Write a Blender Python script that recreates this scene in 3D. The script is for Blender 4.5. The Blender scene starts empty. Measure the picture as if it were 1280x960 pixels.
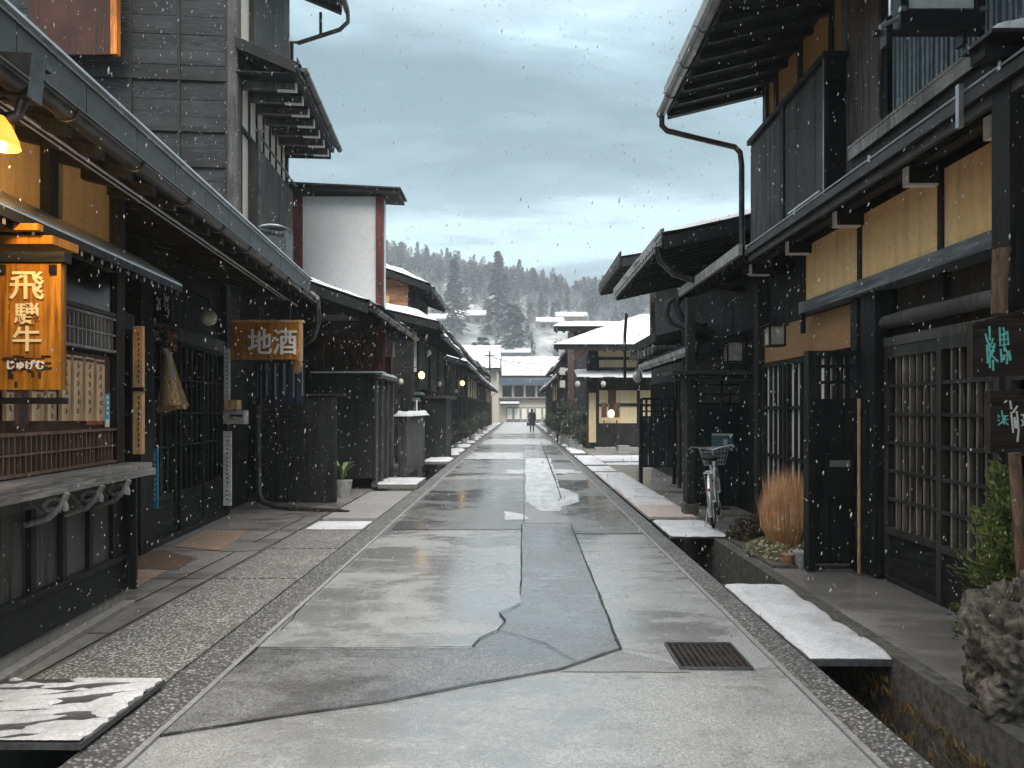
import bpy, math, random
from mathutils import Vector, Matrix, noise
random.seed(7)
C = bpy.context.scene.collection
PI = math.pi
FPX = 853.3; CX = 640.0; CY = 512.0; EYE = 1.6

# ------------------------------------------------------------ frames
class Frame:
    """a street-aligned frame: u across, v along the street, z up"""
    def __init__(s, vpx):
        t = (vpx - CX) / FPX
        L = math.hypot(t, 1)
        s.sx, s.cx = t / L, 1 / L            # v axis = (sx, cx), u axis = (cx, -sx)
    def w(s, u, v, z=0.0):
        return Vector((u * s.cx + v * s.sx, -u * s.sx + v * s.cx, z))
    def v(s, px, u):
        """where the sight line through column px meets the plane at u"""
        k = (px - CX) / FPX
        D = u / (k * s.cx - s.sx)
        return k * D * s.sx + D * s.cx
    def D(s, u, v):
        return s.w(u, v).y
W0 = Frame(CX)            # plain world axes
SF = Frame(648)           # the street
LF = Frame(569)           # the shops on the near left stand at a slight angle to it

def zof(py, D): return EYE + (CY - py) / FPX * D
def xof(px, D): return (px - CX) / FPX * D
def P(px, py, D): return Vector((xof(px, D), D, zof(py, D)))

# ------------------------------------------------------------ mesh builder
class MB:
    def __init__(s, fr=W0): s.vs = []; s.fs = []; s.mi = []; s.fr = fr; s.m = 0; s.smooth = []
    def add(s, vs, fs, smooth=False):
        n = len(s.vs); s.vs += [Vector(v) for v in vs]
        for f in fs: s.fs.append([n + i for i in f]); s.mi.append(s.m); s.smooth.append(smooth)
        return s
    def box(s, u0, u1, v0, v1, z0, z1):
        w = s.fr.w
        vs = [w(u, v, z) for z in (z0, z1) for v in (v0, v1) for u in (u0, u1)]
        return s.add(vs, [(0, 2, 3, 1), (4, 5, 7, 6), (0, 1, 5, 4), (2, 6, 7, 3), (0, 4, 6, 2), (1, 3, 7, 5)])
    def prism(s, poly, v0, v1):
        """polygon in (u,z), pushed along v"""
        n = len(poly); w = s.fr.w
        vs = [w(u, v0, z) for u, z in poly] + [w(u, v1, z) for u, z in poly]
        fs = [tuple(range(n)), tuple(range(2 * n - 1, n - 1, -1))] + [(i, i + n, (i + 1) % n + n, (i + 1) % n) for i in range(n)]
        return s.add(vs, fs)
    def slabpoly(s, poly, z0, z1):
        """polygon in (u,v), pushed up"""
        n = len(poly); w = s.fr.w
        vs = [w(u, v, z0) for u, v in poly] + [w(u, v, z1) for u, v in poly]
        fs = [tuple(range(n - 1, -1, -1)), tuple(range(n, 2 * n))] + [(i, (i + 1) % n, (i + 1) % n + n, i + n) for i in range(n)]
        return s.add(vs, fs)
    def tube(s, pts, r, n=8, caps=True, r2=None):
        pts = [Vector(p) for p in pts]; vs = []; m = len(pts)
        up = Vector((0.13, 0.21, 1)).normalized(); px = None
        for i, p in enumerate(pts):
            t = (pts[min(i + 1, m - 1)] - pts[max(i - 1, 0)])
            if t.length < 1e-9: t = Vector((0, 0, 1))
            t.normalize()
            a = (px - t * px.dot(t)) if px else t.cross(up)
            if a.length < 1e-4: a = t.cross(Vector((1, 0, 0)))
            a.normalize(); px = a; b = t.cross(a)
            rr = r if r2 is None else r + (r2 - r) * i / max(1, m - 1)
            if isinstance(r, (list, tuple)): rr = r[i]
            for k in range(n):
                an = 2 * PI * k / n; vs.append(p + a * math.cos(an) * rr + b * math.sin(an) * rr)
        fs = [(i * n + k, i * n + (k + 1) % n, (i + 1) * n + (k + 1) % n, (i + 1) * n + k) for i in range(m - 1) for k in range(n)]
        s.add(vs, fs, True)
        if caps: s.add(vs[:n], [tuple(range(n - 1, -1, -1))]); s.add(vs[-n:], [tuple(range(n))])
        return s
    def wtube(s, pts, r, n=8):          # tube with points in frame coordinates
        return s.tube([s.fr.w(*p) for p in pts], r, n)
    def ball(s, c, rx, ry=None, rz=None, seg=12, rings=8, jit=0.0, f=2.0):
        ry = ry or rx; rz = rz or rx; c = Vector(c); vs = []; fs = []
        for i in range(rings + 1):
            th = PI * i / rings
            for k in range(seg):
                ph = 2 * PI * k / seg
                d = Vector((math.sin(th) * math.cos(ph), math.sin(th) * math.sin(ph), math.cos(th)))
                q = 1 + (jit * noise.noise(d * f + c * 3) if jit else 0)
                vs.append(c + Vector((d.x * rx, d.y * ry, d.z * rz)) * q)
        for i in range(rings):
            for k in range(seg):
                fs.append((i * seg + k, (i + 1) * seg + k, (i + 1) * seg + (k + 1) % seg, i * seg + (k + 1) % seg))
        return s.add(vs, fs, True)
    def ring(s, c, axis, R, r, n=28, m=6):
        c = Vector(c); axis = Vector(axis).normalized()
        a = axis.cross(Vector((0, 0, 1)));  a = a if a.length > .01 else Vector((1, 0, 0)); a.normalize(); b = axis.cross(a)
        vs = []; fs = []
        for i in range(n):
            t = 2 * PI * i / n; d = a * math.cos(t) + b * math.sin(t)
            for k in range(m):
                q = 2 * PI * k / m; vs.append(c + d * (R + r * math.cos(q)) + axis * r * math.sin(q))
        for i in range(n):
            for k in range(m):
                fs.append((i * m + k, ((i + 1) % n) * m + k, ((i + 1) % n) * m + (k + 1) % m, i * m + (k + 1) % m))
        return s.add(vs, fs, True)
    def grid(s, fn, nu, nv, smooth=True):
        vs = [fn(i / nu, j / nv) for j in range(nv + 1) for i in range(nu + 1)]
        fs = [(j * (nu + 1) + i, j * (nu + 1) + i + 1, (j + 1) * (nu + 1) + i + 1, (j + 1) * (nu + 1) + i) for j in range(nv) for i in range(nu)]
        return s.add(vs, fs, smooth)
    def stroke(s, pts, w, fn, th=0.004):
        """a flat brush stroke on a board: pts in 2-D, fn maps (a,b,h) to 3-D"""
        for (a0, b0), (a1, b1) in zip(pts[:-1], pts[1:]):
            dx, dy = a1 - a0, b1 - b0; L = math.hypot(dx, dy) or 1; nx, ny = -dy / L * w / 2, dx / L * w / 2
            ex, ey = dx / L * w * .25, dy / L * w * .25
            q = [(a0 + nx - ex, b0 + ny - ey), (a1 + nx + ex, b1 + ny + ey), (a1 - nx + ex, b1 - ny + ey), (a0 - nx - ex, b0 - ny - ey)]
            vs = [fn(a, b, 0) for a, b in q] + [fn(a, b, th) for a, b in q]
            s.add(vs, [(0, 1, 2, 3), (7, 6, 5, 4), (0, 4, 5, 1), (1, 5, 6, 2), (2, 6, 7, 3), (3, 7, 4, 0)])
        return s
    def build(s, name, mats, parent=None, origin=None, kind=None):
        if not isinstance(mats, (list, tuple)): mats = [mats]
        me = bpy.data.meshes.new(name)
        if parent is not None: o0 = wloc(parent)
        elif origin is not None: o0 = Vector(origin)
        elif kind: o0 = Vector((0, 0, 0))
        else:
            xs = [v.x for v in s.vs]; ys = [v.y for v in s.vs]; o0 = Vector(((min(xs) + max(xs)) / 2, (min(ys) + max(ys)) / 2, min(v.z for v in s.vs)))
        me.from_pydata([v - o0 for v in s.vs], [], s.fs)
        for m in mats: me.materials.append(M[m] if isinstance(m, str) else m)
        me.polygons.foreach_set('material_index', s.mi); me.polygons.foreach_set('use_smooth', s.smooth)
        me.update()
        import bmesh
        bm = bmesh.new(); bm.from_mesh(me); bmesh.ops.recalc_face_normals(bm, faces=bm.faces); bm.to_mesh(me); bm.free()
        o = bpy.data.objects.new(name, me); C.objects.link(o)
        if parent is not None: o.parent = parent
        else: o.location = o0
        if kind: o['kind'] = kind
        return o
def wloc(o):
    p = Vector((0, 0, 0))
    while o is not None: p += Vector(o.location); o = o.parent
    return p
def tag(o, label, cat, group=None):
    o['label'] = label; o['category'] = cat
    if group: o['group'] = group
    if not 4 <= len(label.replace('-', ' ').split()) <= 16: print('LABEL LENGTH', len(label.replace('-', ' ').split()), label)
    return o
def thing(name, label, cat, loc, group=None):
    o = bpy.data.objects.new(name, None); C.objects.link(o); o.location = loc; o.empty_display_size = .2
    return tag(o, label, cat, group)
def copy_tree(o, loc=None, parent=None):
    c = o.copy(); C.objects.link(c)
    if parent is not None: c.parent = parent
    if loc is not None: c.location = loc
    for ch in o.children: copy_tree(ch, None, c)
    return c
def lettering(text, size, loc, fn=None, bold=0.0, depth=.006, spacing=1.0, sx=1.0):
    """text as a mesh builder standing in the XZ plane facing -Y, centred on loc"""
    cu = bpy.data.curves.new('t', 'FONT'); cu.body = text; cu.size = size; cu.align_x = 'CENTER'; cu.align_y = 'CENTER'
    cu.extrude = depth / 2; cu.offset = bold; cu.space_line = spacing; cu.resolution_u = 3
    o = bpy.data.objects.new('t', cu); C.objects.link(o); bpy.context.view_layer.update()
    me = bpy.data.meshes.new_from_object(o.evaluated_get(bpy.context.evaluated_depsgraph_get()))
    mb = MB(); loc = Vector(loc)
    if fn is None: fn = lambda a, b, h: loc + Vector((a, -h, b))
    mb.add([fn(v.co.x * sx, v.co.y, v.co.z + depth / 2) for v in me.vertices], [tuple(p.vertices) for p in me.polygons])
    bpy.data.objects.remove(o); bpy.data.curves.remove(cu); bpy.data.meshes.remove(me)
    return mb

# ------------------------------------------------------------ materials
M = {}
def mat(name):
    m = bpy.data.materials.new(name); m.use_nodes = True; M[name] = m
    nt = m.node_tree; b = nt.nodes['Principled BSDF']
    return m, nt, b
def nd(nt, t, **kw):
    n = nt.nodes.new(t)
    for k, v in kw.items():
        if k.startswith('i_'): n.inputs[k[2:].replace('_', ' ')].default_value = v
        else: setattr(n, k, v)
    return n
def ramp(nt, fac, stops):
    r = nt.nodes.new('ShaderNodeValToRGB'); e = r.color_ramp.elements
    while len(e) < len(stops): e.new(.5)
    for i, (p, c) in enumerate(stops): e[i].position = p; e[i].color = (*c[:3], 1) if isinstance(c, (tuple, list)) else (c, c, c, 1)
    nt.links.new(fac, r.inputs[0]); return r.outputs[0]
def noisy(nt, scale, detail=4, rough=.6, map_=(1, 1, 1), dist=0.0, coord='Object'):
    tc = nt.nodes.new('ShaderNodeTexCoord'); mp = nt.nodes.new('ShaderNodeMapping'); mp.inputs['Scale'].default_value = map_
    nt.links.new(tc.outputs[coord], mp.inputs[0])
    n = nd(nt, 'ShaderNodeTexNoise'); n.inputs['Scale'].default_value = scale; n.inputs['Detail'].default_value = detail
    n.inputs['Roughness'].default_value = rough; n.inputs['Distortion'].default_value = dist
    nt.links.new(mp.outputs[0], n.inputs[0]); return n.outputs[0]
def bump(nt, b, h, strength=.3, dist=.01):
    n = nd(nt, 'ShaderNodeBump'); n.inputs['Strength'].default_value = strength; n.inputs['Distance'].default_value = dist
    nt.links.new(h, n.inputs['Height']); nt.links.new(n.outputs[0], b.inputs['Normal'])
def mul(c, k): return tuple(min(1, x * k) for x in c)
def mixc(nt, fac, a, b, mode='MIX'):
    n = nt.nodes.new('ShaderNodeMix'); n.data_type = 'RGBA'; n.blend_type = mode
    for k, v in ((0, fac), (6, a), (7, b)):
        if v is None: continue
        if hasattr(v, 'is_linked') or hasattr(v, 'links'): nt.links.new(v, n.inputs[k])
        else: n.inputs[k].default_value = v if k == 0 else (*v[:3], 1)
    return n.outputs[2]
def wood(name, col, rough=.55, grain=(14, 14, .7), lo=.55, hi=1.7, bs=.35):
    m, nt, b = mat(name)
    g = noisy(nt, 3.2, 6, .65, grain, .6); big = noisy(nt, 3.0, 3, .5, tuple(1.6 if q > 2 else .25 for q in grain))
    c = ramp(nt, g, [(.38, mul(col, lo * .7)), (.5, col), (.62, mul(col, hi * 1.15))])
    c2 = mixc(nt, ramp(nt, big, [(.42, 0.0), (.62, .6)]), c, mul(col, hi * 1.1)); c2 = mixc(nt, ramp(nt, noisy(nt, 1.1, 4, .6), [(.42, .5), (.55, 0.0)]), c2, mul(col, .45))
    nt.links.new(c2, b.inputs['Base Color'])
    nt.links.new(ramp(nt, g, [(.38, rough - .12), (.62, min(1, rough + .25))]), b.inputs['Roughness']); b.inputs['Specular IOR Level'].default_value = .3
    bump(nt, b, g, bs, .006); return m
def rough_mat(name, col, rough=.7, scale=20, lo=.7, hi=1.25, bs=.2, bd=.004, map_=(1, 1, 1), big=.25, metal=0.0, detail=6):
    m, nt, b = mat(name)
    g = noisy(nt, scale, detail, .65, map_); bg = noisy(nt, .9, 4, .6)
    c = ramp(nt, g, [(.38, mul(col, lo)), (.62, mul(col, hi))])
    c2 = mixc(nt, ramp(nt, bg, [(.35, 0.0), (.7, big)]), c, mul(col, .55))
    nt.links.new(c2, b.inputs['Base Color']); b.inputs['Roughness'].default_value = rough; b.inputs['Metallic'].default_value = metal
    bump(nt, b, g, bs, bd); return m
wood('black_wood', (.0058, .0061, .0064), .6, lo=.3, hi=3.6)
wood('black_wood_h', (.007, .0072, .0075), .58, lo=.4, hi=2.6, grain=(1.2, 1.2, 16))
wood('dark_wood', (.015, .0145, .0142), .58, lo=.4, hi=2.4)
wood('grey_wood', (.055, .053, .051), .6, lo=.35, hi=2.0)
wood('pale_grey_wood', (.17, .165, .158), .6, lo=.5)
wood('brown_wood', (.085, .045, .03), .6)
wood('red_wood', (.085, .028, .024), .6)
wood('counter_wood', (.15, .145, .14), .45, grain=(14, .9, 14), lo=.4, hi=1.8)
wood('fresh_wood', (.5, .3, .15), .55, lo=.75, hi=1.25)
wood('pale_wood', (.55, .38, .22), .6, lo=.8, hi=1.2)
wood('log_wood', (.22, .11, .06), .65, grain=(.7, 14, 14), lo=.3)
wood('sign_amber', (.33, .135, .014), .42, grain=(9, 9, .5), lo=.55, hi=1.5)
wood('sign_dark', (.03, .022, .018), .5, grain=(.7, 14, 14))
wood('bark', (.12, .075, .05), .9, grain=(9, 9, 2), lo=.35, bs=1.0)
def plaster(name, col):
    m, nt, b = mat(name); g = noisy(nt, 26, 5, .6); st = noisy(nt, 4, 5, .6, (3, 3, .25)); bl = noisy(nt, 1.6, 4, .6)
    c = ramp(nt, g, [(.38, mul(col, .92)), (.62, mul(col, 1.05))]); c = mixc(nt, ramp(nt, st, [(.46, 0.0), (.66, .45)]), c, mul(col, .55)); c = mixc(nt, ramp(nt, bl, [(.45, 0.0), (.65, .35)]), c, (col[0] * .95, col[1] * .8, col[2] * .6))
    v = nd(nt, 'ShaderNodeTexVoronoi', feature='DISTANCE_TO_EDGE'); v.inputs['Scale'].default_value = 1.3; tc = nd(nt, 'ShaderNodeTexCoord'); nt.links.new(tc.outputs['Object'], v.inputs['Vector'])
    c = mixc(nt, ramp(nt, v.outputs[0], [(0, .5), (.006, 0.0)]), c, mul(col, .4))
    nt.links.new(c, b.inputs['Base Color']); b.inputs['Roughness'].default_value = .85; bump(nt, b, g, .15, .003)
plaster('plaster_ochre', (.84, .56, .27))
rough_mat('plaster_brown', (.30, .17, .075), .85, 30, .85, 1.1, .12, .002)
plaster('plaster_cream', (.66, .54, .34))
rough_mat('plaster_white', (.62, .62, .62), .85, 12, .95, 1.04, .1, .002, big=.08)
rough_mat('plaster_warm_white', (.55, .50, .43), .85, 12, .92, 1.06, .1, .002, big=.1)
rough_mat('paper', (.62, .62, .60), .8, 9, .85, 1.05, .05)
rough_mat('tile', (.05, .052, .055), .42, 14, .6, 1.6, .3, .004)
rough_mat('gutter_metal', (.06, .057, .055), .3, 6, .6, 1.5, .15, .002, metal=.75)
rough_mat('fascia_metal', (.03, .029, .029), .5, 5, .5, 1.6, .3, .003)
rough_mat('flake', (.36, .37, .38), .8)
rough_mat('pale_fascia', (.34, .335, .32), .5, 8, .55, 1.3, .3, .003)
rough_mat('black_metal', (.012, .012, .013), .35, 12, .8, 1.3, .05)
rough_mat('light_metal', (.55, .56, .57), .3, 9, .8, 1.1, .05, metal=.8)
rough_mat('white_paint', (.7, .7, .69), .5, 12, .85, 1.05, .05)
rough_mat('green_copper', (.07, .12, .10), .5, 9, .7, 1.3, .1)
rough_mat('concrete', (.20, .195, .185), .55, 28, .75, 1.25, .3, .004, big=.5)
rough_mat('kerb_concrete', (.30, .30, .295), .6, 30, .75, 1.2, .3, .004, big=.5)
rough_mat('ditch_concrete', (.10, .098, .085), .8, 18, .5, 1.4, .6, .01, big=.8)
rough_mat('steel_plate', (.10, .10, .105), .4, 30, .7, 1.4, .3, .003, metal=.3)
rough_mat('plinth', (.27, .26, .24), .8, 22, .7, 1.2, .3, .004, big=.7)
rough_mat('brown_paving', (.32, .23, .17), .55, 26, .8, 1.15, .2, .003, big=.3)
rough_mat('moss', (.20, .17, .03), .95, 40, .4, 1.5, .8, .01)
rough_mat('cloth_blue', (.010, .014, .03), .9, 12); rough_mat('noren_stripe', (.16, .17, .2), .9, 12); rough_mat('cloth_white', (.6, .6, .6), .9, 12); rough_mat('cloth_red', (.42, .05, .05), .85, 12)
rough_mat('straw', (.40, .27, .13), .85, 60, .5, 1.4, .5, .004, (1, 1, .15))
rough_mat('rope', (.35, .25, .13), .9, 60)
rough_mat('teal_paint', (.18, .62, .55), .6, 40, .8, 1.2, .2)
rough_mat('cream_paint', (.82, .68, .42), .5, 30, .9, 1.05, .1)
rough_mat('letter_white', (.8, .78, .74), .5, 30, .9, 1.05, .1)
rough_mat('ink', (.015, .013, .012), .6, 30); rough_mat('blue_paint', (.03, .30, .45), .5, 20); rough_mat('orange_board', (.5, .13, .04), .6, 20)
rough_mat('rubber', (.012, .012, .012), .75, 30); rough_mat('bike_white', (.75, .76, .77), .3, 12, .9, 1.05, .03)
rough_mat('pot', (.30, .17, .10), .7, 20); rough_mat('grey_pot', (.3, .3, .3), .7, 20)
rough_mat('coat', (.015, .016, .02), .9, 20); rough_mat('skin', (.42, .24, .17), .6, 20, .9, 1.1, .05); rough_mat('hair', (.012, .01, .01), .6, 40)
rough_mat('rock', (.095, .082, .066), .85, 16, .18, 2.6, 1.0, .03, big=.75, detail=14)
rough_mat('bluish_slat', (.22, .27, .29), .5, 9, .8, 1.2, .1)
rough_mat('blue_awning', (.06, .10, .16), .7, 9)
# snow
def snow_mat():
    m, nt, b = mat('snow'); g = noisy(nt, 55, 6, .7); h = noisy(nt, 6, 4, .6)
    cs = ramp(nt, g, [(.4, (.50, .52, .54)), (.58, (.66, .67, .68))]); cs = mixc(nt, ramp(nt, noisy(nt, 2.6, 6, .7), [(.47, 0.0), (.66, .6)]), cs, (.30, .31, .32))
    nt.links.new(cs, b.inputs['Base Color'])
    b.inputs['Roughness'].default_value = .75; bump(nt, b, mixc(nt, .5, g, h), .5, .012)
    # snow thinned by drips: streaks of the thing below show through
    m2, nt, b = mat('thin_snow'); g = noisy(nt, 30, 6, .75, (1, 1, 1)); s = noisy(nt, 1.0, 5, .6, (2.4, 9, 9), .4)
    c = ramp(nt, s, [(.40, (.10, .10, .10)), (.47, (.84, .85, .86))])
    nt.links.new(c, b.inputs['Base Color']); b.inputs['Roughness'].default_value = .7; bump(nt, b, s, .5, .01)
snow_mat()
def glass_mat(name, col, rough=.08):
    m, nt, b = mat(name); b.inputs['Base Color'].default_value = (*col, 1); b.inputs['Roughness'].default_value = rough
    b.inputs['Specular IOR Level'].default_value = .35; bump(nt, b, noisy(nt, 3, 2), .08, .01)
glass_mat('dark_glass', (.006, .008, .01), .2); glass_mat('shoji_glass', (.72, .69, .62), .35)
def emit(name, col, st):
    m, nt, b = mat(name); b.inputs['Base Color'].default_value = (*col, 1); b.inputs['Emission Color'].default_value = (*col, 1); b.inputs['Emission Strength'].default_value = st
emit('lamp_warm', (1, .40, .04), .75); emit('lamp_bulb', (1, .75, .4), 14); emit('lamp_far', (1, .58, .15), 3.5); emit('lantern_lit', (1, .85, .6), 1.0)
rough_mat('lantern_paper', (.5, .48, .43), .7, 12, .9, 1.05, .05)
rough_mat('globe', (.5, .46, .38), .3, 5, .9, 1.1, .02)

# road surfaces: wet asphalt, worn chippings, aggregate slabs
def asphalt(name, col, fine=130, wet=.5, r0=.28, r1=.62, chip=.35):
    m, nt, b = mat(name)
    v = nd(nt, 'ShaderNodeTexVoronoi'); v.inputs['Scale'].default_value = fine
    tc = nd(nt, 'ShaderNodeTexCoord'); nt.links.new(tc.outputs['Object'], v.inputs['Vector'])
    big = noisy(nt, .62, 7, .66, (.7, .9, 1), .5); mid = noisy(nt, 3.0, 7, .72, (.6, 1.3, 1), .3); g = noisy(nt, 95, 4, .8)
    base = mixc(nt, ramp(nt, v.outputs['Color'], [(.2, 0.0), (.9, chip)]), mul(col, .8), mul(col, 2.0))
    base = mixc(nt, ramp(nt, g, [(.40, .75), (.60, 0.0)]), base, mul(col, .35))
    damp = mixc(nt, .5, ramp(nt, big, [(.44, 0.0), (.56, 1.0)]), ramp(nt, mid, [(.40, 0.0), (.62, 1.0)]))
    fac = ramp(nt, damp, [(.15, 0.0), (.85, wet)])
    nt.links.new(mixc(nt, fac, base, mul(col, .42)), b.inputs['Base Color'])
    nt.links.new(ramp(nt, damp, [(.2, r1), (.8, r0)]), b.inputs['Roughness'])
    bump(nt, b, mixc(nt, .5, v.outputs['Distance'], g), .22, .003)
    nt.links.new(ramp(nt, damp, [(.3, .25), (.8, 1.0)]), b.inputs['Coat Weight']); b.inputs['Coat Roughness'].default_value = .16; b.inputs['Coat IOR'].default_value = 1.45
asphalt('asphalt_pale', (.43, .445, .445), 120, .6, .14, .42)
asphalt('asphalt_dark', (.20, .207, .212), 85, .6, .16, .45, .8)
asphalt('asphalt_mid', (.29, .297, .30), 110, .5, .2, .5, .5)
asphalt('paving_concrete', (.32, .312, .295), 60, .55, .35, .7, .15)
def pebbles(name, scale, a, bcol, wet=.3):
    m, nt, b = mat(name); v = nd(nt, 'ShaderNodeTexVoronoi'); v.inputs['Scale'].default_value = scale
    tc = nd(nt, 'ShaderNodeTexCoord'); nt.links.new(tc.outputs['Object'], v.inputs['Vector'])
    sp = nt.nodes.new('ShaderNodeSeparateColor'); nt.links.new(v.outputs['Color'], sp.inputs[0])
    c = ramp(nt, sp.outputs[0], [(0, mul(a, .5)), (.5, a), (1, bcol)])
    c = mixc(nt, ramp(nt, v.outputs['Distance'], [(.35, 0.0), (.62, .9)]), c, mul(a, .25))
    c = mixc(nt, ramp(nt, noisy(nt, 1.6, 5, .6), [(.42, 0.0), (.7, wet)]), c, mul(a, .3))
    nt.links.new(c, b.inputs['Base Color']); b.inputs['Roughness'].default_value = .5
    inv = ramp(nt, v.outputs['Distance'], [(0, 1.0), (.6, 0.0)]); bump(nt, b, inv, .8, .006)
pebbles('aggregate', 62, (.31, .305, .29), (.60, .595, .57))
pebbles('kerb_aggregate', 52, (.17, .17, .165), (.38, .375, .36), .5)
b_ = M['lamp_warm'].node_tree.nodes['Principled BSDF']; b_.inputs['Base Color'].default_value = (.25, .07, .005, 1)
# foliage
def leaf(name, c0, c1, scale=3.0, rough=.7):
    m, nt, b = mat(name); g = noisy(nt, scale, 3, .7); nt.links.new(ramp(nt, g, [(.3, c0), (.7, c1)]), b.inputs['Base Color']); b.inputs['Roughness'].default_value = rough
leaf('cypress', (.03, .055, .018), (.25, .29, .075), 9); leaf('dark_leaf', (.02, .03, .015), (.06, .065, .03), 8)
leaf('variegated', (.25, .24, .10), (.62, .60, .45), 30); leaf('pampas', (.50, .25, .11), (.9, .58, .32), 9, .9)
leaf('weed', (.06, .04, .015), (.26, .16, .04), 6, .9); leaf('fern', (.05, .11, .03), (.25, .35, .12), 7)
leaf('conifer', (.012, .022, .020), (.05, .065, .06), .4); leaf('snowy_conifer', (.02, .032, .03), (.22, .25, .25), .9)
leaf('bare_twig', (.08, .08, .08), (.34, .34, .34), .5); leaf('town_shrub', (.02, .03, .02), (.10, .12, .08), 4)
leaf('hill_ground', (.05, .055, .05), (.42, .44, .44), .12); leaf('trunk_dark', (.03, .028, .026), (.07, .06, .055), 2)
m, nt, b = mat('haze_air'); nt.nodes.remove(b)
pv = nd(nt, 'ShaderNodeVolumePrincipled'); pv.inputs['Color'].default_value = (.80, .87, .92, 1); pv.inputs['Density'].default_value = .0011; pv.inputs['Anisotropy'].default_value = .2
nt.links.new(pv.outputs[0], nt.nodes['Material Output'].inputs['Volume'])
m, nt, b = mat('mist_air'); nt.nodes.remove(b)
pv = nd(nt, 'ShaderNodeVolumePrincipled'); pv.inputs['Color'].default_value = (.86, .9, .94, 1); pv.inputs['Density'].default_value = .008
nt.links.new(pv.outputs[0], nt.nodes['Material Output'].inputs['Volume'])

# ------------------------------------------------------------ camera, light, world
cam = bpy.data.cameras.new('camera'); co = bpy.data.objects.new('camera', cam); C.objects.link(co)
co.location = (0, 0, EYE); co.rotation_euler = (PI / 2, 0, 0); cam.sensor_width = 36; cam.lens = 36 * FPX / 1280
cam.shift_y = (CY - 480) / 1280; cam.clip_start = .05; cam.clip_end = 6000
sc = bpy.context.scene; sc.camera = co
sc.view_settings.view_transform = 'Standard'; sc.view_settings.look = 'None'; sc.view_settings.gamma = 1; sc.view_settings.use_curve_mapping = False
sc.view_settings.exposure = 1.32
sc.render.engine = 'CYCLES'; sc.cycles.max_bounces = 6; sc.cycles.diffuse_bounces = 3; sc.cycles.glossy_bounces = 3; sc.cycles.volume_bounces = 1
sc.cycles.use_denoising = True; sc.cycles.caustics_reflective = False; sc.cycles.caustics_refractive = False
sun = bpy.data.lights.new('sun', 'SUN'); so = bpy.data.objects.new('sun', sun); C.objects.link(so)
SEL, SAZ = math.radians(52), math.radians(168)       # high, a little behind the left shoulder
sun.energy = 1.35; sun.angle = math.radians(30); sun.color = (1, .96, .9)
dirv = Vector((math.sin(SAZ) * math.cos(SEL), math.cos(SAZ) * math.cos(SEL), math.sin(SEL)))
so.rotation_euler = dirv.to_track_quat('Z', 'Y').to_euler(); so.location = (0, 0, 40)
w = bpy.data.worlds.new('World'); sc.world = w; w.use_nodes = True; nt = w.node_tree
bg = nt.nodes['Background']; bg.inputs['Strength'].default_value = .1
sky = nd(nt, 'ShaderNodeTexSky', sky_type='NISHITA'); sky.sun_disc = False; sky.sun_elevation = SEL; sky.sun_rotation = SAZ; sky.air_density = 1.2; sky.dust_density = 2.0
tc = nd(nt, 'ShaderNodeTexCoord'); sep = nd(nt, 'ShaderNodeSeparateXYZ'); nt.links.new(tc.outputs['Generated'], sep.inputs[0])
def mth(op, a, b=None, c=None):
    n = nd(nt, 'ShaderNodeMath', operation=op)
    for i, v in enumerate((a, b, c)):
        if v is None: continue
        if isinstance(v, (int, float)): n.inputs[i].default_value = v
        else: nt.links.new(v, n.inputs[i])
    return n.outputs[0]
den = mth('ADD', mth('MAXIMUM', sep.outputs[2], 0.0), .14)
cmb = nd(nt, 'ShaderNodeCombineXYZ'); nt.links.new(mth('DIVIDE', sep.outputs[0], den), cmb.inputs[0]); nt.links.new(mth('DIVIDE', sep.outputs[1], den), cmb.inputs[1])
def cl(scale, det, rough, mp, loc, dist=.3):
    mpn = nd(nt, 'ShaderNodeMapping'); mpn.inputs['Scale'].default_value = mp; mpn.inputs['Location'].default_value = loc; nt.links.new(cmb.outputs[0], mpn.inputs[0])
    n = nd(nt, 'ShaderNodeTexNoise'); n.inputs['Scale'].default_value = scale; n.inputs['Detail'].default_value = det; n.inputs['Roughness'].default_value = rough; n.inputs['Distortion'].default_value = dist
    nt.links.new(mpn.outputs[0], n.inputs[0]); return n.outputs[0]
c1 = cl(.9, 7, .55, (.62, 1.35, 1), (3.1, 1.7, 0)); c2 = cl(2.3, 6, .6, (.6, 1.2, 1), (.4, 5.2, 0))
cc = mth('ADD', mth('MULTIPLY', c1, .72), mth('MULTIPLY', c2, .28))
ccol = ramp(nt, cc, [(.41, (.080, .134, .155)), (.49, (.140, .222, .254)), (.55, (.29, .40, .435))])
# overcast sky: brighter overhead than near the horizon
zup = mth('ADD', 1.0, mth('MULTIPLY', mth('POWER', mth('MAXIMUM', mth('SUBTRACT', sep.outputs[2], .45), 0.0), .8), 7.5))
hor = mth('ADD', 1.0, mth('MULTIPLY', mth('SUBTRACT', 1.0, mth('MINIMUM', mth('DIVIDE', mth('MAXIMUM', sep.outputs[2], 0.0), .22), 1.0)), .12))
vm = nd(nt, 'ShaderNodeVectorMath', operation='SCALE'); nt.links.new(ccol, vm.inputs[0]); nt.links.new(mth('MULTIPLY', mth('MULTIPLY', zup, hor), 10.0), vm.inputs['Scale'])
zen = mixc(nt, mth('MINIMUM', mth('MULTIPLY', mth('MAXIMUM', mth('SUBTRACT', sep.outputs[2], .45), 0.0), 5.0), 1.0), vm.outputs[0], None)
bwn = nd(nt, 'ShaderNodeRGBToBW'); nt.links.new(vm.outputs[0], bwn.inputs[0]); warm = nd(nt, 'ShaderNodeVectorMath', operation='SCALE'); warm.inputs[0].default_value = (1.03, 1.0, .99); nt.links.new(bwn.outputs[0], warm.inputs['Scale']); nt.links.new(warm.outputs[0], zen.node.inputs[7])
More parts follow.
